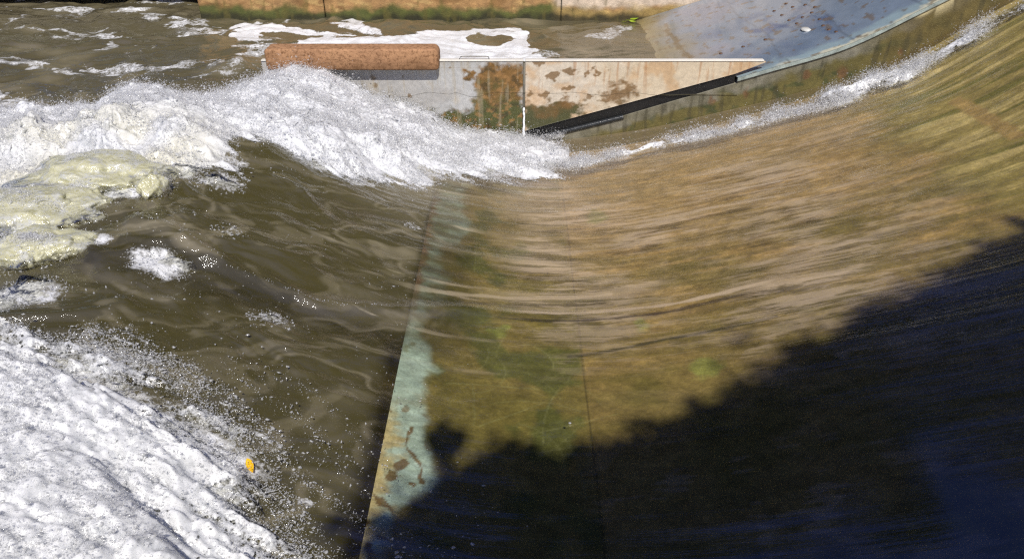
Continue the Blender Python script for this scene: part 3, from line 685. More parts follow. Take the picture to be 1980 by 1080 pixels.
    for (a, b, rr) in ((1365, 715, .16), (1240, 630, .1), (960, 640, .12), (1150, 420, .2)):
        x0, y0, _ = at_f(a, b, bed_z); d = np.hypot(X - x0, (Y - y0) * .8) + .1 * fbm(X * 4, Y * 4, 241, 3)
        c = mix(c, lin(134, 146, 84), sst(rr, rr * .3, d) * .75)
    c = c * (1 + .22 * fine)[..., None]
    Fc = grid_faces(len(xs), len(ys), keep)
    V, Fc, col = compact(np.stack([X, Y, Z], -1).reshape(-1, 3), Fc, np.clip(c, .005, 1).reshape(-1, 3))
    me = np_mesh(V, Fc); attr_c(me, 'col', col)
    return me
def bed_material():
    m = M('algae_covered_steel'); v = m.coord((.8, 1.1, 1)); base = m.attr('col', 'Color')
    a, b, c = m.noise(v, 5, 6, .65, .5), m.noise(v, 24, 5, .7, .4), m.noise(v, 75, 3, .7)
    col = m.mixc(1, base, m.ramp(a, [(.3, .74), (.7, 1.18)]), 'MULTIPLY')
    col = m.mixc(1, col, m.ramp(b, [(.34, .80), (.5, 1.0), (.66, 1.18)]), 'MULTIPLY')
    col = m.mixc(1, col, m.ramp(c, [(.3, .84), (.7, 1.15)]), 'MULTIPLY')
    patch = m.math('MULTIPLY', m.n('MapRange', Value=m.noise(v, 8, 7, .72, 1.0), i1=.55, i2=.64).outputs[0], .40)
    col = m.mixc(patch, col, m.mixc(1, col, (1.7, 1.65, 1.75), 'MULTIPLY'))
    return m.end(m.bsdf(Base__Color=col, Roughness=.7, Normal=m.bump(b, .3, .01)))
BED = bed_material()
wr = empty('weir_ramp', (1, 6, -.4), label='submerged curved ramp under the sliding brown water with a pale blue painted lip', cat='weir ramp')
link('ramp_deck', ramp_bed(), BED, wr)
DARK = surf_mat('slimy_dark_steel', color=lin(40, 44, 30), var=.4, rough=.5)
V, Fc = box(EDGE - .03, EDGE - .004, 1.4, WALL_Y - .01, -1.6, -.285)
link('lip_face', np_mesh(V, Fc), DARK, wr, False)
V, Fc = box(-9, EDGE - .04, 1.2, 16.2, -1.8, -1.5)
MUD = surf_mat('river_mud', color=lin(88, 80, 52), var=.4, rough=.9)
link('riverbed', np_mesh(V, Fc), MUD, None, False, kind='structure')

# ------------------------------------------------------------------ dividing wall: ramp wall, panels, pad
def panel_grid(us, poly_xz, y, st, paint, zpad=0, curve_top=None):
    """front face as a fine grid clipped to an outline (x-z), for stains at full detail"""
    P = np.array(poly_xz); x0, z0 = P.min(0); x1, z1 = P.max(0)
    xs = np.linspace(x0, x1, int((x1 - x0) / st) + 2); zs = np.linspace(z0, z1, int((z1 - z0) / st) + 2)
    return xs, zs
def column_face(xs, ztop, zbot, nz, y, paint, back=None):
    """a face spanned by columns between zbot(x) and ztop(x): clean outline, dense grid"""
    X = np.repeat(xs[:, None], nz, 1); t = np.linspace(0, 1, nz)[None]
    Z = zbot(xs)[:, None] * (1 - t) + ztop(xs)[:, None] * t
    Y = np.full(X.shape, y)
    u, v = project(X, Y, Z); col = paint(X, Z, u, v)
    Fv = np.stack([X, Y, Z], -1).reshape(-1, 3); Ff = grid_faces(len(xs), nz)
    parts = [(Fv, Ff)]; cols = [col.reshape(-1, 3)]
    if back is not None:          # close it into a slab
        Bv = Fv.copy(); Bv[:, 1] = back
        parts.append((Bv, Ff[:, ::-1])); cols.append(cols[0])
        i = np.arange(len(xs) * nz).reshape(len(xs), nz); n = len(xs) * nz
        rims = []
        for e in (i[:, 0], i[:, -1], i[0], i[-1]):
            rims.append(np.stack([e[:-1], e[1:], e[1:] + n, e[:-1] + n], -1))
        V, Fc = join(parts); Fc = np.concatenate([Fc] + rims)
        me = np_mesh(V, Fc); attr_c(me, 'col', np.concatenate(cols)); return me
    V, Fc = join(parts); me = np_mesh(V, Fc); attr_c(me, 'col', np.concatenate(cols)); return me
def mixc(c, d, w): return c + (np.asarray(d) - c) * np.asarray(w)[..., None]

def stain(u, v, pts, soft, X, Z, amp=10, s=0, fx=1):
    return sst(-soft, soft, poly_sd(u + amp * fbm(X * 5 * fx, Z * 7, s, 5, .6), v + amp * fbm(X * 5 * fx + 9, Z * 7, s + 7, 5, .6), pts))
def paint_left(X, Z, u, v):
    c = np.zeros(X.shape + (3,)) + lin(168, 168, 166)
    c = mixc(c, lin(160, 158, 154), sst(-.2, .5, fbm(X * 1.2, Z * 2, 301)))
    c = mixc(c, lin(176, 164, 142), sst(0, .6, fbm(X * 2 + 4, Z * 2, 302)) * .5)
    moss = stain(u, v, [(920, 128), (1014, 122), (1014, 275), (700, 275), (760, 225), (815, 215), (915, 213), (922, 165)], 7, X, Z, 9, 303)
    moss = np.maximum(moss, stain(u, v, [(898, 136), (918, 140), (915, 158), (900, 156)], 3, X, Z, 8, 305))
    green = mixc(np.zeros(X.shape + (3,)) + lin(112, 82, 40), lin(72, 74, 36), sst(.78, .40, Z + .25 * fbm(X * 3, Z * 3, 306)))
    green = mixc(green, lin(146, 108, 62), sst(.1, .5, fbm(X * 9, Z * 12, 308, 4)) * .6)
    green = mixc(green, lin(52, 46, 26), sst(.1, .5, fbm(X * 7 + 3, Z * 9, 309, 4)) * .6)
    c = mixc(c, green, moss)
    for (a, b, r) in ((871, 131, 5), (792, 187, 5), (722, 150, 9), (728, 165, 6), (778, 150, 3)):
        d = np.hypot(u - a, v - b) + 5 * fbm(X * 9, Z * 9, 311, 3)
        c = mixc(c, lin(104, 82, 50), sst(r, r * .4, d) * .85)
    c = mixc(c, lin(120, 104, 82), sst(.012, .003, np.abs(Z - .985 + .01 * n2(X * 3, Z, 312))) * .25)
    c = mixc(c, lin(150, 138, 112), sst(.2, .55, fbm(X * 14, Z * 1.2, 313, 3)) * .4)
    return c * (1 + .12 * fbm(X * 16, Z * 16, 314, 3))[..., None]
def paint_right(X, Z, u, v):
    c = np.zeros(X.shape + (3,)) + lin(188, 174, 150)
    c = mixc(c, lin(190, 180, 164), sst(1250, 1100, u + 60 * fbm(X * 2, Z * 2, 321)) * .9)
    c = mixc(c, lin(176, 140, 96), sst(0, .6, fbm(X * 2.5, Z * 2.5, 322)) * .6)
    c = mixc(c, lin(152, 108, 66), sst(.25, .6, fbm(X * 12, Z * .9, 323, 3)) * sst(.4, 1.05, Z) * .55)
    m1 = stain(u, v, [(1010, 202), (1030, 205), (1060, 198), (1090, 190), (1125, 196), (1130, 215), (1100, 240), (1010, 275)], 7, X, Z, 12, 324)
    m2 = stain(u, v, [(1170, 172), (1215, 165), (1238, 180), (1200, 196), (1165, 200)], 8, X, Z, 16, 326)
    spots = sst(.30, .52, fbm(X * 4.5, Z * 6, 328, 4)) * sst(1240, 1150, u) * sst(.35, .6, Z)
    g = mixc(np.zeros(X.shape + (3,)) + lin(108, 80, 42), lin(70, 70, 40), sst(.55, .25, Z + .15 * fbm(X * 5, Z * 5, 329)))
    c = mixc(c, g, np.maximum(np.maximum(m1, m2 * .9), spots * .85))
    return c * (1 + .12 * fbm(X * 16, Z * 16, 331, 3))[..., None]
def paint_rampwall(X, Z, u, v):
    dz = ramp_top(X) - Z
    c = np.zeros(X.shape + (3,)) + lin(106, 102, 84)
    c = mixc(c, lin(122, 118, 104), sst(-.1, .5, fbm(X * 2.5, Z * 4, 341)) * .7)
    g = mixc(np.zeros(X.shape + (3,)) + lin(92, 84, 40), lin(62, 66, 30), sst(0, .5, fbm(X * 3, Z * 5, 342)))
    c = mixc(c, g, sst(.16, .30, dz + .12 * fbm(X * 2.2, Z * 3, 343)) * .95)
    c = mixc(c, lin(96, 82, 44), sst(4.6, 5.6, X) * .7)
    for (a, b, r) in ((1740, 97, 9), (1560, 147, 8), (1440, 180, 9), (1375, 190, 10), (1630, 140, 14)):
        d = np.hypot(u - a, (v - b) * .8) + 6 * fbm(X * 6, Z * 6, 344, 3)
        c = mixc(c, lin(104, 74, 46), sst(r, r * .3, d) * .8)
    fl = sst(.10, .02, dz - .06 * sst(.0, .5, n2(X * 2.6, Z * 0 + 1, 345))) * sst(4.2, 5.0, X + .6 * n2(X * 2, Z * 2, 346))
    tongues = sst(.30, .05, dz) * sst(.32, .42, n2(X * 5.2, Z * .8, 347)) * sst(5.0, 5.5, X)
    c = mixc(c, lin(196, 182, 140), np.maximum(fl * .8, tongues * .8))
    c = mixc(c, lin(56, 52, 34), sst(.25, .6, fbm(X * 10, Z * 1.3, 348, 3)) * .5)
    return c * (1 + .15 * fbm(X * 14, Z * 14, 349, 3))[..., None]

STEEL = surf_mat('stained_steel_sheet', 'col', var=.14, scale=4, rough=.42, bump=.10, bdist=.006, spec=.5)
CONC = surf_mat('mossy_wet_concrete', 'col', var=.3, scale=6, rough=.65, bump=.5, bdist=.015)
ALU = surf_mat('weathered_aluminium', color=lin(214, 210, 200), var=.12, rough=.4, metal=.0, bump=.05)
RUBBER = surf_mat('black_rubber', color=(.006, .006, .006), var=.3, rough=.5, bump=.1)
TOPZ = at_y(1000, 119, WALL_Y)[2]
xl0, xl1 = at_y(505, 119, WALL_Y)[0], at_y(1011.5, 119, WALL_Y)[0]
pl = empty('divider_panel', ((xl0 + xl1) / 2, WALL_Y, 0), label='grey steel divider sheet carrying the orange pad, its right end brown with moss', cat='divider panel', group='steel sheets of the channel divider')
xs = np.arange(xl0, xl1, .012); xs[-1] = xl1
link('steel_sheet', column_face(xs, lambda x: np.full(x.shape, TOPZ), lambda x: np.full(x.shape, -.5), 130, WALL_Y, paint_left, WALL_Y + .03), STEEL, pl)
V, Fc = box(xl0, xl1, WALL_Y - .012, WALL_Y + .07, TOPZ + .002, TOPZ + .022)
bevel(link('top_flange', np_mesh(V, Fc), ALU, pl, False), .004)
a = at_y(888, 116, WALL_Y + .03); b = at_y(946, 116, WALL_Y + .03)
V, Fc = tube_np([(a[0], a[1], TOPZ + .02), (a[0] + .02, a[1], TOPZ + .055), (a[0] + .06, a[1], TOPZ + .062), (b[0] - .05, a[1], TOPZ + .062), (b[0] - .01, a[1], TOPZ + .055), (b[0], a[1], TOPZ + .02)], .006)
link('lifting_handle', np_mesh(V, Fc), surf_mat('dull_wire', color=lin(120, 116, 108), rough=.4, metal=.6), pl)
xr0, xr1 = at_y(1016, 119, WALL_Y)[0], at_y(1481, 121, WALL_Y)[0]
xk = at_y(1421, 143, WALL_Y)[0]; zk = at_y(1421, 143, WALL_Y)[2]; zb = at_y(1018, 253, WALL_Y)[2]
botr = lambda x: np.where(x < xk, zb + (zk - zb) * (x - xr0) / (xk - xr0), zk + (TOPZ - .012 - zk) * (x - xk) / (xr1 - xk))
pr = empty('divider_panel', ((xr0 + xr1) / 2, WALL_Y, 0), label='tan triangular steel divider sheet tapering to a point on the blue ramp', cat='divider panel', group='steel sheets of the channel divider')
xs = np.arange(xr0, xr1, .012); xs[-1] = xr1
link('steel_sheet', column_face(xs, lambda x: np.full(x.shape, TOPZ), botr, 100, WALL_Y, paint_right, WALL_Y + .03), STEEL, pr)
V, Fc = box(xr0, xr1 - .03, WALL_Y - .012, WALL_Y + .07, TOPZ + .002, TOPZ + .022)
bevel(link('top_flange', np_mesh(V, Fc), ALU, pr, False), .004)
# black seal under the sloping edge, set back
sx = np.array([xr0 + .02, xk + .02]); off = .0
bt = botr(sx) + .03
me = extrude_xz([(sx[0], bt[0]), (sx[0], bt[0] - .30), (sx[1], bt[1] - .26), (sx[1], bt[1] - .02)], WALL_Y + .034, WALL_Y + .20)
link('rubber_seal', me, RUBBER, pr, False)
# post in the joint between the sheets
V, Fc = box(xl1 + .004, xr0 - .004, WALL_Y + .008, WALL_Y + .06, -.5, TOPZ - .03)
link('joint_post', np_mesh(V, Fc), surf_mat('joint_steel', color=lin(100, 96, 86), rough=.5), pl, False)
# leak running down the joint
JET = M('falling_trickle'); JET = JET.end(JET.bsdf(Base__Color=(.8, .82, .83), Roughness=.15, Specular__IOR__Level=.7))
zz = np.linspace(.42, -.05, 60); jx = (xl1 + xr0) / 2
pts = np.column_stack([jx + .012 * n2(zz * 9, zz * 0, 5), np.full(60, WALL_Y - .02) - .03 * (.42 - zz), zz])
V, Fc = tube_np(pts, .010 + .022 * (.42 - zz) + .012 * np.abs(n2(zz * 14, zz * 0 + 3, 6)), 8)
link('water_trickle', np_mesh(V, Fc), JET, None, label='thin white trickle of water falling through the joint between the steel sheets', cat='water trickle', kind='stuff')

# ramp and its side wall
xs = np.arange(.20, 8.2, .014)
rw = empty('ramp_wall', (4, WALL_Y, 0), label='green mossy concrete side wall rising under the edge of the blue ramp', cat='wall')
link('wall_face', column_face(xs, lambda x: ramp_top(x) - np.where(x < 3.17, .085, .045), lambda x: prof(x) - .35, 90, WALL_Y + .012, paint_rampwall, WALL_Y + .30), CONC, rw)
# dark round pipe lying in the notch under the seal
p0, p1 = at_y(1035, 268, WALL_Y + .01), at_y(1205, 226, WALL_Y + .01)
V, Fc = tube_np(np.linspace(p0, p1, 12), .035, 12)
link('drain_pipe', np_mesh(V, Fc), surf_mat('wet_black_pipe', color=(.03, .033, .035), rough=.25), rw)
def paint_ramp(X, Y, Z, u, v):
    c = np.zeros(X.shape + (3,)) + lin(118, 132, 148)
    c = mixc(c, lin(102, 118, 138), sst(-.1, .5, fbm(X * .8, Y * .7, 361)) * .9)
    c = mixc(c, lin(128, 132, 146), sst(0, .5, fbm(X * .7 + 3, Y * .5, 362)) * .8)
    dark = sst(.1, .5, fbm(X * 2.6, Y * 1.3, 363, 5)) * sst(-40, 40, poly_sd(u, v, [(1380, 75), (1500, 20), (1620, 15), (1600, 60), (1480, 85)]))
    c = mixc(c, lin(62, 84, 122), dark * .9)
    e = Y - WALL_Y
    c = mixc(c, lin(150, 172, 176), sst(.34, .05, e + .2 * fbm(X * 2, Y * 3, 364)) * .7)
    c = mixc(c, lin(206, 202, 176), sst(.09, .02, e + .08 * fbm(X * 4, Y * 4, 365)) * sst(3.8, 4.8, X + n2(X * 2, Y, 366)) * .9)
    c = mixc(c, lin(132, 118, 74), sst(3.3, 2.3, X + .25 * fbm(X * 1.5, Y * 1.5, 367)) * .9)
    for seam in (3.9, 4.75, 5.6):
        c = mixc(c, lin(80, 88, 96), sst(.02, .006, np.abs(X - seam + .1 * n2(Y * .8, Y * 0, 371))) * .5)
    l = line_d(u, v, [(1288, 58), (1308, 82), (1335, 116)])
    c = mixc(c, lin(96, 76, 36), sst(7, 2, l + 5 * fbm(X * 8, Y * 4, 372, 3)) * .8)
    c = mixc(c, lin(104, 82, 48), sst(.46, .52, fbm(X * 7, Y * 5, 373, 3)) * .6)
    return c * (1 + .06 * fbm(X * 10, Y * 6, 374, 3))[..., None]
br = empty('blue_ramp', (4.5, 12.5, 0), label='blue painted steel ramp with a thin wet film rising to the top right', cat='ramp')
xs = np.arange(.2, 8.2, .03); ys = np.linspace(WALL_Y - .02, 14.68, 146)
X, Y = np.meshgrid(xs, ys, indexing='ij'); Y = np.where(X < 3.16, np.maximum(Y, WALL_Y + .21), Y); Z = ramp_top(X)
u, v = project(X, Y, Z); col = paint_ramp(X, Y, Z, u, v)
me = np_mesh(np.stack([X, Y, Z], -1).reshape(-1, 3), grid_faces(len(xs), len(ys))); attr_c(me, 'col', col.reshape(-1, 3))
WET = surf_mat('wet_blue_paint', 'col', var=.10, scale=3, rough=.30, bump=.06, bdist=.01, spec=.5, coat=.7)
link('deck', me, WET, br)
lp = [(x, float(ramp_top(x)) - .004) for x in np.arange(3.17, 8.2, .1)]
me = extrude_xz(lp + [(x, z - .05) for x, z in lp[::-1]], WALL_Y - .022, WALL_Y + .010)
link('edge_strip', me, surf_mat('flaked_edge_paint', color=lin(146, 156, 150), var=.45, scale=9, rough=.5, bump=.4), br, False)
RUST = surf_mat('rusty_bolt', color=lin(92, 66, 44), rough=.7)
disc = lambda p, r, hgt: tube_np([(p[0], p[1], p[2] - .01), (p[0], p[1], p[2] + hgt), (p[0], p[1], p[2] + hgt + .001)], [r, r * .9, .001], 10)
rt = lambda x, y: ramp_top(x)
for (a, b) in ((1497, 22), (1512, 30), (1526, 40), (1541, 46), (1552, 34), (1570, 25), (1533, 14), (1520, 8), (1592, 50), (1603, 58), (1585, 38), (1437, 91), (1480, 77), (1394, 104), (1617, 62), (1557, 10), (1576, 14)):
    p = at_f(a, b, rt); V, Fc = disc(p, .028, .012); link('bolt', np_mesh(V, Fc), RUST, br)
p = at_f(1560, 57, rt); V, Fc = disc(p, .085, .015); V[:, 1] = p[1] + (V[:, 1] - p[1]) * 1.3
link('round_plate', np_mesh(V, Fc), surf_mat('bare_metal_disc', color=lin(205, 205, 198), rough=.4), br)

# orange pad
px0, px1 = at_y(513, 115, 10.16)[0], at_y(848, 115, 10.16)[0]; pz0, pz1 = at_y(600, 136, 10.16)[2], at_y(600, 95, 10.16)[2]
PAD = M('orange_foam_rubber'); v = PAD.coord()
n_a, n_b, n_c = PAD.noise(v, 3, 5, .6), PAD.noise(v, 26, 4, .75), PAD.noise(PAD.coord((1, 1, 3)), 9, 5, .7)
col = PAD.ramp(n_a, [(.3, lin(136, 102, 72)), (.5, lin(168, 128, 94)), (.62, lin(150, 113, 83)), (.75, lin(175, 138, 105))])
col = PAD.mixc(PAD.ramp(n_b, [(.36, .85), (.5, 0)]), col, lin(104, 72, 46))
zf = PAD.n('SeparateXYZ', Vector=PAD.n('TexCoord').outputs['Object']).outputs['Z']
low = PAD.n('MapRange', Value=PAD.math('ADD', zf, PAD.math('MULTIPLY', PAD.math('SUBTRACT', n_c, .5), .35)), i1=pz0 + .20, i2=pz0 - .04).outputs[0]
scuff = PAD.noise(PAD.coord((1.2, 1, 5)), 5, 6, .75, 1.2)
col = PAD.mixc(PAD.ramp(scuff, [(.56, 0), (.66, .75)]), col, lin(98, 70, 46))
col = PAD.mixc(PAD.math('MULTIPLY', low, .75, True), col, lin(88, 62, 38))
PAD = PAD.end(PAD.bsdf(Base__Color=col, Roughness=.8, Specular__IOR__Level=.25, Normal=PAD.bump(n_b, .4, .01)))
# rounded-end bar: outline in x-z with round corners, then a bevel
r = .085; oc = []
for cx, cz, a0 in ((px1 - r, pz1 - r, 0), (px0 + .05, pz1 - .05, 90), (px0 + .05, pz0 + .05, 180), (px1 - .05, pz0 + .05, 270)):
    rr = r if a0 == 0 else .05
    oc += [(cx + rr * math.cos(math.radians(a0 + k)), cz + rr * math.sin(math.radians(a0 + k))) for k in range(0, 91, 15)]
nx = 60
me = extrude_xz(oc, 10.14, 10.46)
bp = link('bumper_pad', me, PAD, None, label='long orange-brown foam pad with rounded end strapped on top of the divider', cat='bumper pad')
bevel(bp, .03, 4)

# ------------------------------------------------------------------ far quay
QY = 14.72
def paint_quay(X, Z, u, v):
    c = np.zeros(X.shape + (3,)) + lin(162, 126, 82)
    c = mixc(c, lin(126, 94, 56), sst(0, .5, fbm(X * 1.2, Z * 4, 401)) * .8)
    c = mixc(c, lin(190, 160, 104), sst(.1, .6, fbm(X * 3 + Z * 6, Z * 7, 402)) * .6)
    pale = sst(.70, .9, X)
    c = mixc(c, lin(200, 182, 160), pale * sst(.72, .92, Z + .15 * fbm(X * 2, Z * 3, 403)))
    c = mixc(c, lin(178, 150, 90), pale * .6 * sst(.92, .75, Z + .1 * fbm(X * 2, Z * 3, 405)))
    c = mixc(c, lin(72, 84, 36), sst(.90, .76, Z + .12 * fbm(X * 2, Z * 2, 404)) * .9 * (1 - .7 * pale))
    c = mixc(c, lin(44, 42, 26), sst(.78, .64, Z + .08 * fbm(X * 3, Z * 2, 406)) * .9)
    c = mixc(c, lin(92, 84, 40), sst(.3, .6, fbm(X * 7, Z * 2, 407, 3)) * .5)
    return c * (1 + .2 * fbm(X * 9, Z * 9, 408, 4))[..., None]
QUAY = surf_mat('mossy_quay_stone', 'col', var=.3, scale=4, rough=.85, bump=.6, bdist=.02)
xq0 = at_y(386, 20, QY)[0]; xq1 = at_y(628, 20, QY)[0]; xq2 = at_y(1085, 20, QY)[0]
qw = empty('quay_wall', (2, QY, 0), label='long ochre stone quay wall with mossy foot across the far channel', cat='quay wall')
for x0, x1, yy in ((xq0, xq1 - .008, QY), (xq1 + .008, xq2 - .008, QY - .004), (xq2 + .008, 13, QY - .008)):
    xs = np.linspace(x0, x1, int((x1 - x0) / .03))
    link('stone_block', column_face(xs, lambda x: np.full(x.shape, 2.3), lambda x: np.full(x.shape, -.4), 110, yy, paint_quay, QY + .5), QUAY, qw)
V, Fc = box(xq0 + .02, 13, QY + .02, QY + .45, -.4, 2.28)
link('joint_core', np_mesh(V, Fc), DARK, qw, False)
V, Fc = box(xq0 - .05, 13.02, QY - .06, QY + .6, 2.305, 2.5)
bevel(link('coping', np_mesh(V, Fc), surf_mat('coping_stone', color=lin(176, 160, 134), var=.3, rough=.85), qw, False), .02)
# recess at the left; unseen slab added overhead to shade it
sb = empty('recess_wall', (-10, 16, 0), label='dark set-back wall in the shade at the top left edge', cat='wall')
V, Fc = box(-22, xq0 - .01, 16.7, 17.1, -.4, 1.0); link('wall_face', np_mesh(V, Fc), surf_mat('black_wet_stone', color=lin(62, 56, 44), var=.4, rough=.7), sb, False)
V, Fc = box(-22, xq0 - .06, 15.9, 17.1, 1.003, 1.4); link('added_shade_slab', np_mesh(V, Fc), surf_mat('slab_concrete', color=lin(150, 144, 130), var=.3, rough=.85), sb, False)
# banks
GRASS = surf_mat('bank_grass', color=lin(70, 84, 40), var=.5, scale=3, rough=.95)
V, Fc = join([box(-400, 400, 17.2, 600, 1.6, 2.2), box(xq0, 400, QY + .52, 17.197, 1.6, 2.19)])
link('far_bank_ground', np_mesh(V, Fc), GRASS, None, False, kind='structure')
V, Fc = box(-400, 400, -400, .3, 1.6, 2.2)
link('near_bank_ground', np_mesh(V, Fc), GRASS, None, False, kind='structure')

# ------------------------------------------------------------------ leaves
def leaf(L, W, curl, cup, n=14):
    V, Fc = [], []
    for i in range(n + 1):
        t = i / n; w = W * math.sin(math.pi * t ** .8) * (1 - .25 * t) + .0008
        for s in (-1, -.5, 0, .5, 1):
            V.append((t * L - L / 2, s * w, curl * (t - .5) ** 2 * 4 + cup * abs(s) * w))
    return np.array(V), grid_faces(n + 1, 5)
def leafmat(name, c1, c2):
    m = M(name); v = m.coord(); a = m.noise(v, 40, 4)
    col = m.mixc(a, c1, c2); b = m.bsdf(Base__Color=col, Roughness=.4, Specular__IOR__Level=.4)
    t = m.n('BsdfTranslucent', Color=c1).outputs[0]
    return m.end(m.n('MixShader', Fac=.3, i1=b, i2=t).outputs[0])
x, y, z = at_f(486, 907, h_near)
V, Fc = leaf(.13, .024, .010, .06); st_ = tube_np([(.05, 0, .012), (.065, .002, .012)], .0012, 5)
yl = link('yellow_leaf', np_mesh(*join([(V, Fc), st_])), leafmat('yellow_leaf', lin(252, 208, 44), lin(240, 178, 26)), label='small bright yellow leaf floating beside the foreground foam', cat='leaf')
yl.location = (x, y, z + .03); yl.rotation_euler = (.25, .1, -1.02)
x, y, z = at_f(1222, 43, h_tail)
gs = empty('leafy_sprig', (x, y, z + .012), label='yellow-green leafy sprig floating at the foot of the quay wall', cat='sprig')
gm = leafmat('sprig_leaf', lin(170, 190, 50), lin(120, 150, 40))
for k, (dx, dy, L, an) in enumerate(((.05, .1, .20, .5), (-.06, 0, .18, 2.6), (-.16, -.1, .16, 3.4), (.0, -.1, .15, -.6))):
    V, Fc = leaf(L, .03, .02, .3); o = link('leaf', np_mesh(V, Fc), gm, gs); o.location = (dx, dy, .02); o.rotation_euler = (.4, 0, an)

# ------------------------------------------------------------------ trees and houses on the banks (they throw the shade and the reflections)
def leaf_cloud(blobs, n, size):
    """leaf-sized faces spread through a set of blobs (x,y,z,r)"""
    B = np.array(blobs, float); w = B[:, 3] ** 2; k = rng.choice(len(B), n, p=w / w.sum())
    d = rng.normal(size=(n, 3)); d /= np.linalg.norm(d, axis=1)[:, None]
    r = B[k, 3] * rng.random(n) ** .38 * (1 + .18 * rng.normal(size=n))
    P = B[k, :3] + d * r[:, None] * (1, 1, .85)
    a = rng.normal(size=(n, 3)); a /= np.linalg.norm(a, axis=1)[:, None]
    b = np.cross(a, rng.normal(size=(n, 3))); b /= np.linalg.norm(b, axis=1)[:, None]
    s = size * (.6 + .8 * rng.random(n))[:, None]
    V = np.stack([P - a * s, P - b * s * .55, P + a * s, P + b * s * .55], 1).reshape(-1, 3)
    return V, np.arange(n * 4).reshape(n, 4)
def treemat(name, c1, c2):
    m = M(name); v = m.coord(); a = m.noise(v, .8, 3)
    col = m.mixc(m.ramp(a, [(.35, 0.0), (.65, 1.0)]), c1, c2)
    b = m.n('BsdfDiffuse', Color=col).outputs[0]; t = m.n('BsdfTranslucent', Color=col).outputs[0]
    return m.end(m.n('MixShader', Fac=.25, i1=b, i2=t).outputs[0])
LEAF = treemat('olive_foliage', (.040, .050, .014), (.075, .080, .022))
BARK = surf_mat('bark', color=lin(84, 72, 56), var=.4, rough=.9, bump=.8, bdist=.03)
def tree(base, blobs, n, size, label, group):
    t = empty('tree', base, label=label, cat='tree', group=group)
    link('crown', np_mesh(*leaf_cloud(blobs, n, size)), LEAF, t, False)
    bx, by, bz = base; top = np.mean(np.array(blobs)[:, :3], 0)
    parts = [tube_np([(bx, by, bz - .2), (bx + .05, by, bz + 1.5), tuple(np.array([bx, by, bz]) * .5 + top * .5), tuple(top)], [.28, .22, .16, .06], 10)]
    for b in blobs: parts.append(tube_np([tuple(np.array([bx, by, bz]) * .55 + top * .45), tuple(np.array(b[:3]) * .6 + top * .4 - (0, 0, .2)), tuple(b[:3])], [.11, .07, .02], 6))
    link('trunk', np_mesh(*join(parts)), BARK, t)
SUN_TO = np.array([.10, -.62, .78]); SUN_TO /= np.linalg.norm(SUN_TO)
def shade(x, y, z0, z, r):
    """centre of a crown blob at height z whose shadow falls round (x, y, z0)"""
    k = (z - z0) / SUN_TO[2]; return (x + SUN_TO[0] * k, y + SUN_TO[1] * k, z, r)
def shadow_px(u, v, z0, z, r): 
    x, y, _ = at_z(u, v, z0); return shade(x, y, z0, z, r)
nb1 = [shadow_px(1010, 925, -.2, 7.0, .34), shadow_px(858, 862, -.2, 6.6, .15), shadow_px(1180, 940, -.15, 7.3, .38), shadow_px(880, 1010, -.2, 7.2, .36), shadow_px(1090, 1060, -.2, 8.2, .7), shadow_px(800, 1100, 0, 6.9, .38), shadow_px(1000, 1300, 0, 8.4, 1.1), shadow_px(1290, 1010, 0, 7.9, .6)]
nb1 += [(-.2, -9.8, 9, 1.7), (1.9, -8.6, 9.5, 2.0), (.9, -11.5, 12, 2.0)]  # unseen extra crowns, added to hold skylight off the shaded bed
nb2 = []
edge_px = [(2010, 425, .85), (1930, 470, .75), (1850, 520, .6), (1700, 602, .45), (1550, 690, .25), (1400, 768, .08), (1300, 812, .02)]
for k in range(27):
    t = k / 26 * (len(edge_px) - 1.001); q = int(t); f = t - q
    e = [edge_px[q][c] * (1 - f) + edge_px[q + 1][c] * f for c in range(3)]
    r = .36 + .12 * random.random(); x, y, _ = at_z(*e); nb2.append(shade(x + .35 * r, y - 1.28 * r, e[2], 6.8 + 1.2 * random.random(), r))
nb2 += [shadow_px(1500, 1010, .2, 8.6, .9), shadow_px(1800, 900, .3, 8.9, 1.1), shadow_px(2180, 720, .8, 8.4, 1.1), shadow_px(2100, 950, .5, 8.6, 1.2), shadow_px(1400, 1150, .2, 8.4, 1.1), shadow_px(1650, 880, .3, 8.2, .7), shadow_px(1900, 730, .5, 8.2, .7)]
nb2 += [(5.4, -7.2, 10, 2.2), (8.5, -5.5, 10, 2.4), (3.8, -9, 12, 2.2), (7.4, -9.4, 12, 2.8)]  # more unseen crowns behind the camera, added to deepen the shade
tree((1.6, -3.6, 2.2), nb1, 26000, .12, 'tree on the near bank shading the pale blue lip in the foreground', 'trees on the near bank')
tree((4.2, -3.6, 2.2), nb2, 60000, .12, 'broad tree on the near bank shading the lower right water', 'trees on the near bank')
def crown(x, y, z, R, hgt, k):
    r = np.random.default_rng(k); return [(x + r.normal(0, R * .45), y + r.normal(0, R * .4), z + hgt * (i / 12) + r.normal(0, .4), R * (.42 + .25 * r.random()) * (1.1 - .5 * i / 12)) for i in range(13)]
for i, (x, y, zb_, hh_, R) in enumerate(((-9.5, 21, 6, 11, 3.6), (-3.6, 20.5, 10, 10, 3.4), (1.6, 19.6, 9.5, 10.5, 3.2), (5.2, 18.8, 9, 11, 2.7), (8.6, 19.6, 8, 12, 3.2), (14, 20, 6, 13, 3.6), (-15, 22, 6, 12, 3.8))):
    words = ['second from the left', 'high-crowned in front of the wide house', 'standing between the tan houses', 'slim and close to the quay', 'tall with broad crown', 'rightmost', 'leftmost'][i]
    tree((x, y, 2.2), crown(x, y, zb_, R, hh_, 50 + i), 15000, .26, 'olive far-bank tree, ' + words + ', mirrored in the water', 'trees on the far bank')
PLAST = surf_mat('tan_plaster', color=lin(236, 214, 186), var=.10, scale=1.5, rough=.9)
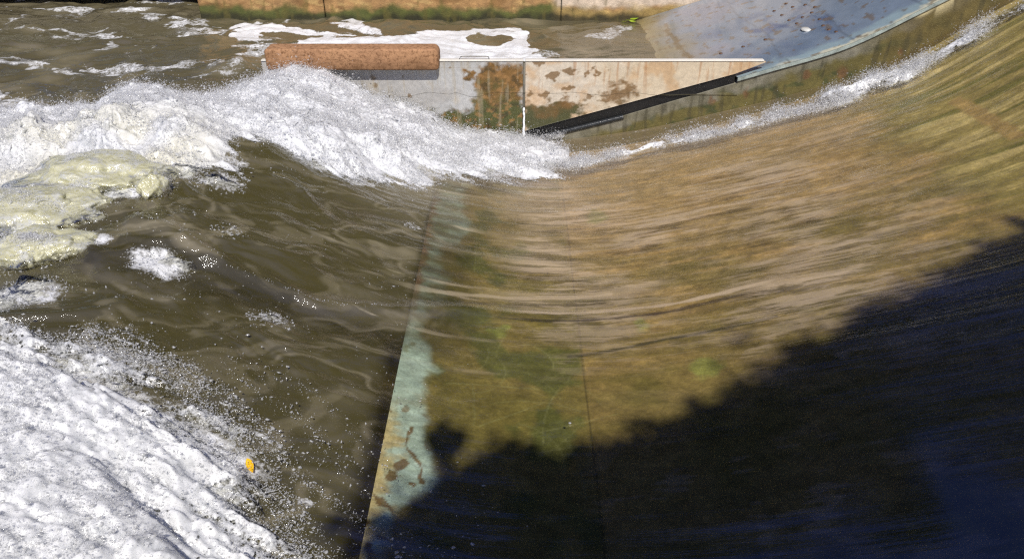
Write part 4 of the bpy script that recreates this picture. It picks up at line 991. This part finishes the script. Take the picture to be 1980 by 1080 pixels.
GLASS = surf_mat('window_glass', color=(.03, .035, .04), var=.1, rough=.1)
ROOF = surf_mat('roof_tiles', color=lin(140, 78, 58), var=.3, rough=.8)
def house(x0, x1, y0, hgt, label):
    t = empty('house', ((x0 + x1) / 2, y0, 2.2), label=label, cat='house', group='plaster houses on the far bank')
    V, Fc = box(x0, x1, y0, y0 + 7, 2.1, hgt); link('wall', np_mesh(V, Fc), PLAST, t, False)
    me = extrude_xz([(x0 - .3, hgt + .002), (x1 + .3, hgt + .002), ((x0 + x1) / 2, hgt + 2.0)], y0 - .35, y0 + 7.3); link('roof', me, ROOF, t, False)
    for fl in np.arange(3.2, hgt - 1.5, 2.9):
        for xx in np.arange(x0 + .8, x1 - 1.2, 2.4):
            V, Fc = box(xx, xx + 1.0, y0 - .03, y0 + .05, fl, fl + 1.5)
            w = link('window', np_mesh(V, Fc), GLASS, t, False)
            V, Fc = box(xx - .08, xx + 1.08, y0 - .09, y0 - .032, fl - .08, fl - .01); link('sill', np_mesh(V, Fc), ALU, w, False).location = (0, 0, 0)
house(-6.5, .2, 22, 10.5, 'wide tan plaster house on the far bank mirrored in the trough')
house(2.4, 7.6, 24, 9.5, 'narrow tan plaster house on the far bank beside the slim tree')

# ------------------------------------------------------------------ light
w = bpy.data.worlds.new("World"); sc.world = w; w.use_nodes = True
nt = w.node_tree; nt.nodes.clear()
sky = nt.nodes.new('ShaderNodeTexSky'); sky.sky_type = 'NISHITA'; sky.sun_disc = False; sky.ozone_density = 2.0; sky.dust_density = .4
el = math.asin(SUN_TO[2]); az = math.atan2(SUN_TO[0], SUN_TO[1])
sky.sun_elevation = el; sky.sun_rotation = az
bg = nt.nodes.new('ShaderNodeBackground'); bg.inputs[1].default_value = .072
ow = nt.nodes.new('ShaderNodeOutputWorld')
hs = nt.nodes.new('ShaderNodeHueSaturation'); hs.inputs['Saturation'].default_value = 1.3; hs.inputs['Hue'].default_value = .53
nt.links.new(sky.outputs[0], hs.inputs['Color']); nt.links.new(hs.outputs[0], bg.inputs[0]); nt.links.new(bg.outputs[0], ow.inputs[0])
sl = bpy.data.lights.new('sun', 'SUN'); sl.energy = 4.6; sl.angle = math.radians(.8); sl.color = (1, .95, .88)
so = bpy.data.objects.new('sun', sl); C.objects.link(so); so.location = (0, -10, 20)
from mathutils import Vector
so.rotation_euler = Vector(tuple(-SUN_TO)).to_track_quat('-Z', 'Y').to_euler()
sc.view_settings.view_transform = 'Standard'; sc.view_settings.look = 'None'; sc.view_settings.exposure = .2; sc.view_settings.gamma = 1
sc.view_settings.use_curve_mapping = False
sc.cycles.max_bounces = 8; sc.cycles.transparent_max_bounces = 16; sc.cycles.use_denoising = False; sc.cycles.filter_width = 1.25; sc.cycles.sample_clamp_indirect = 4
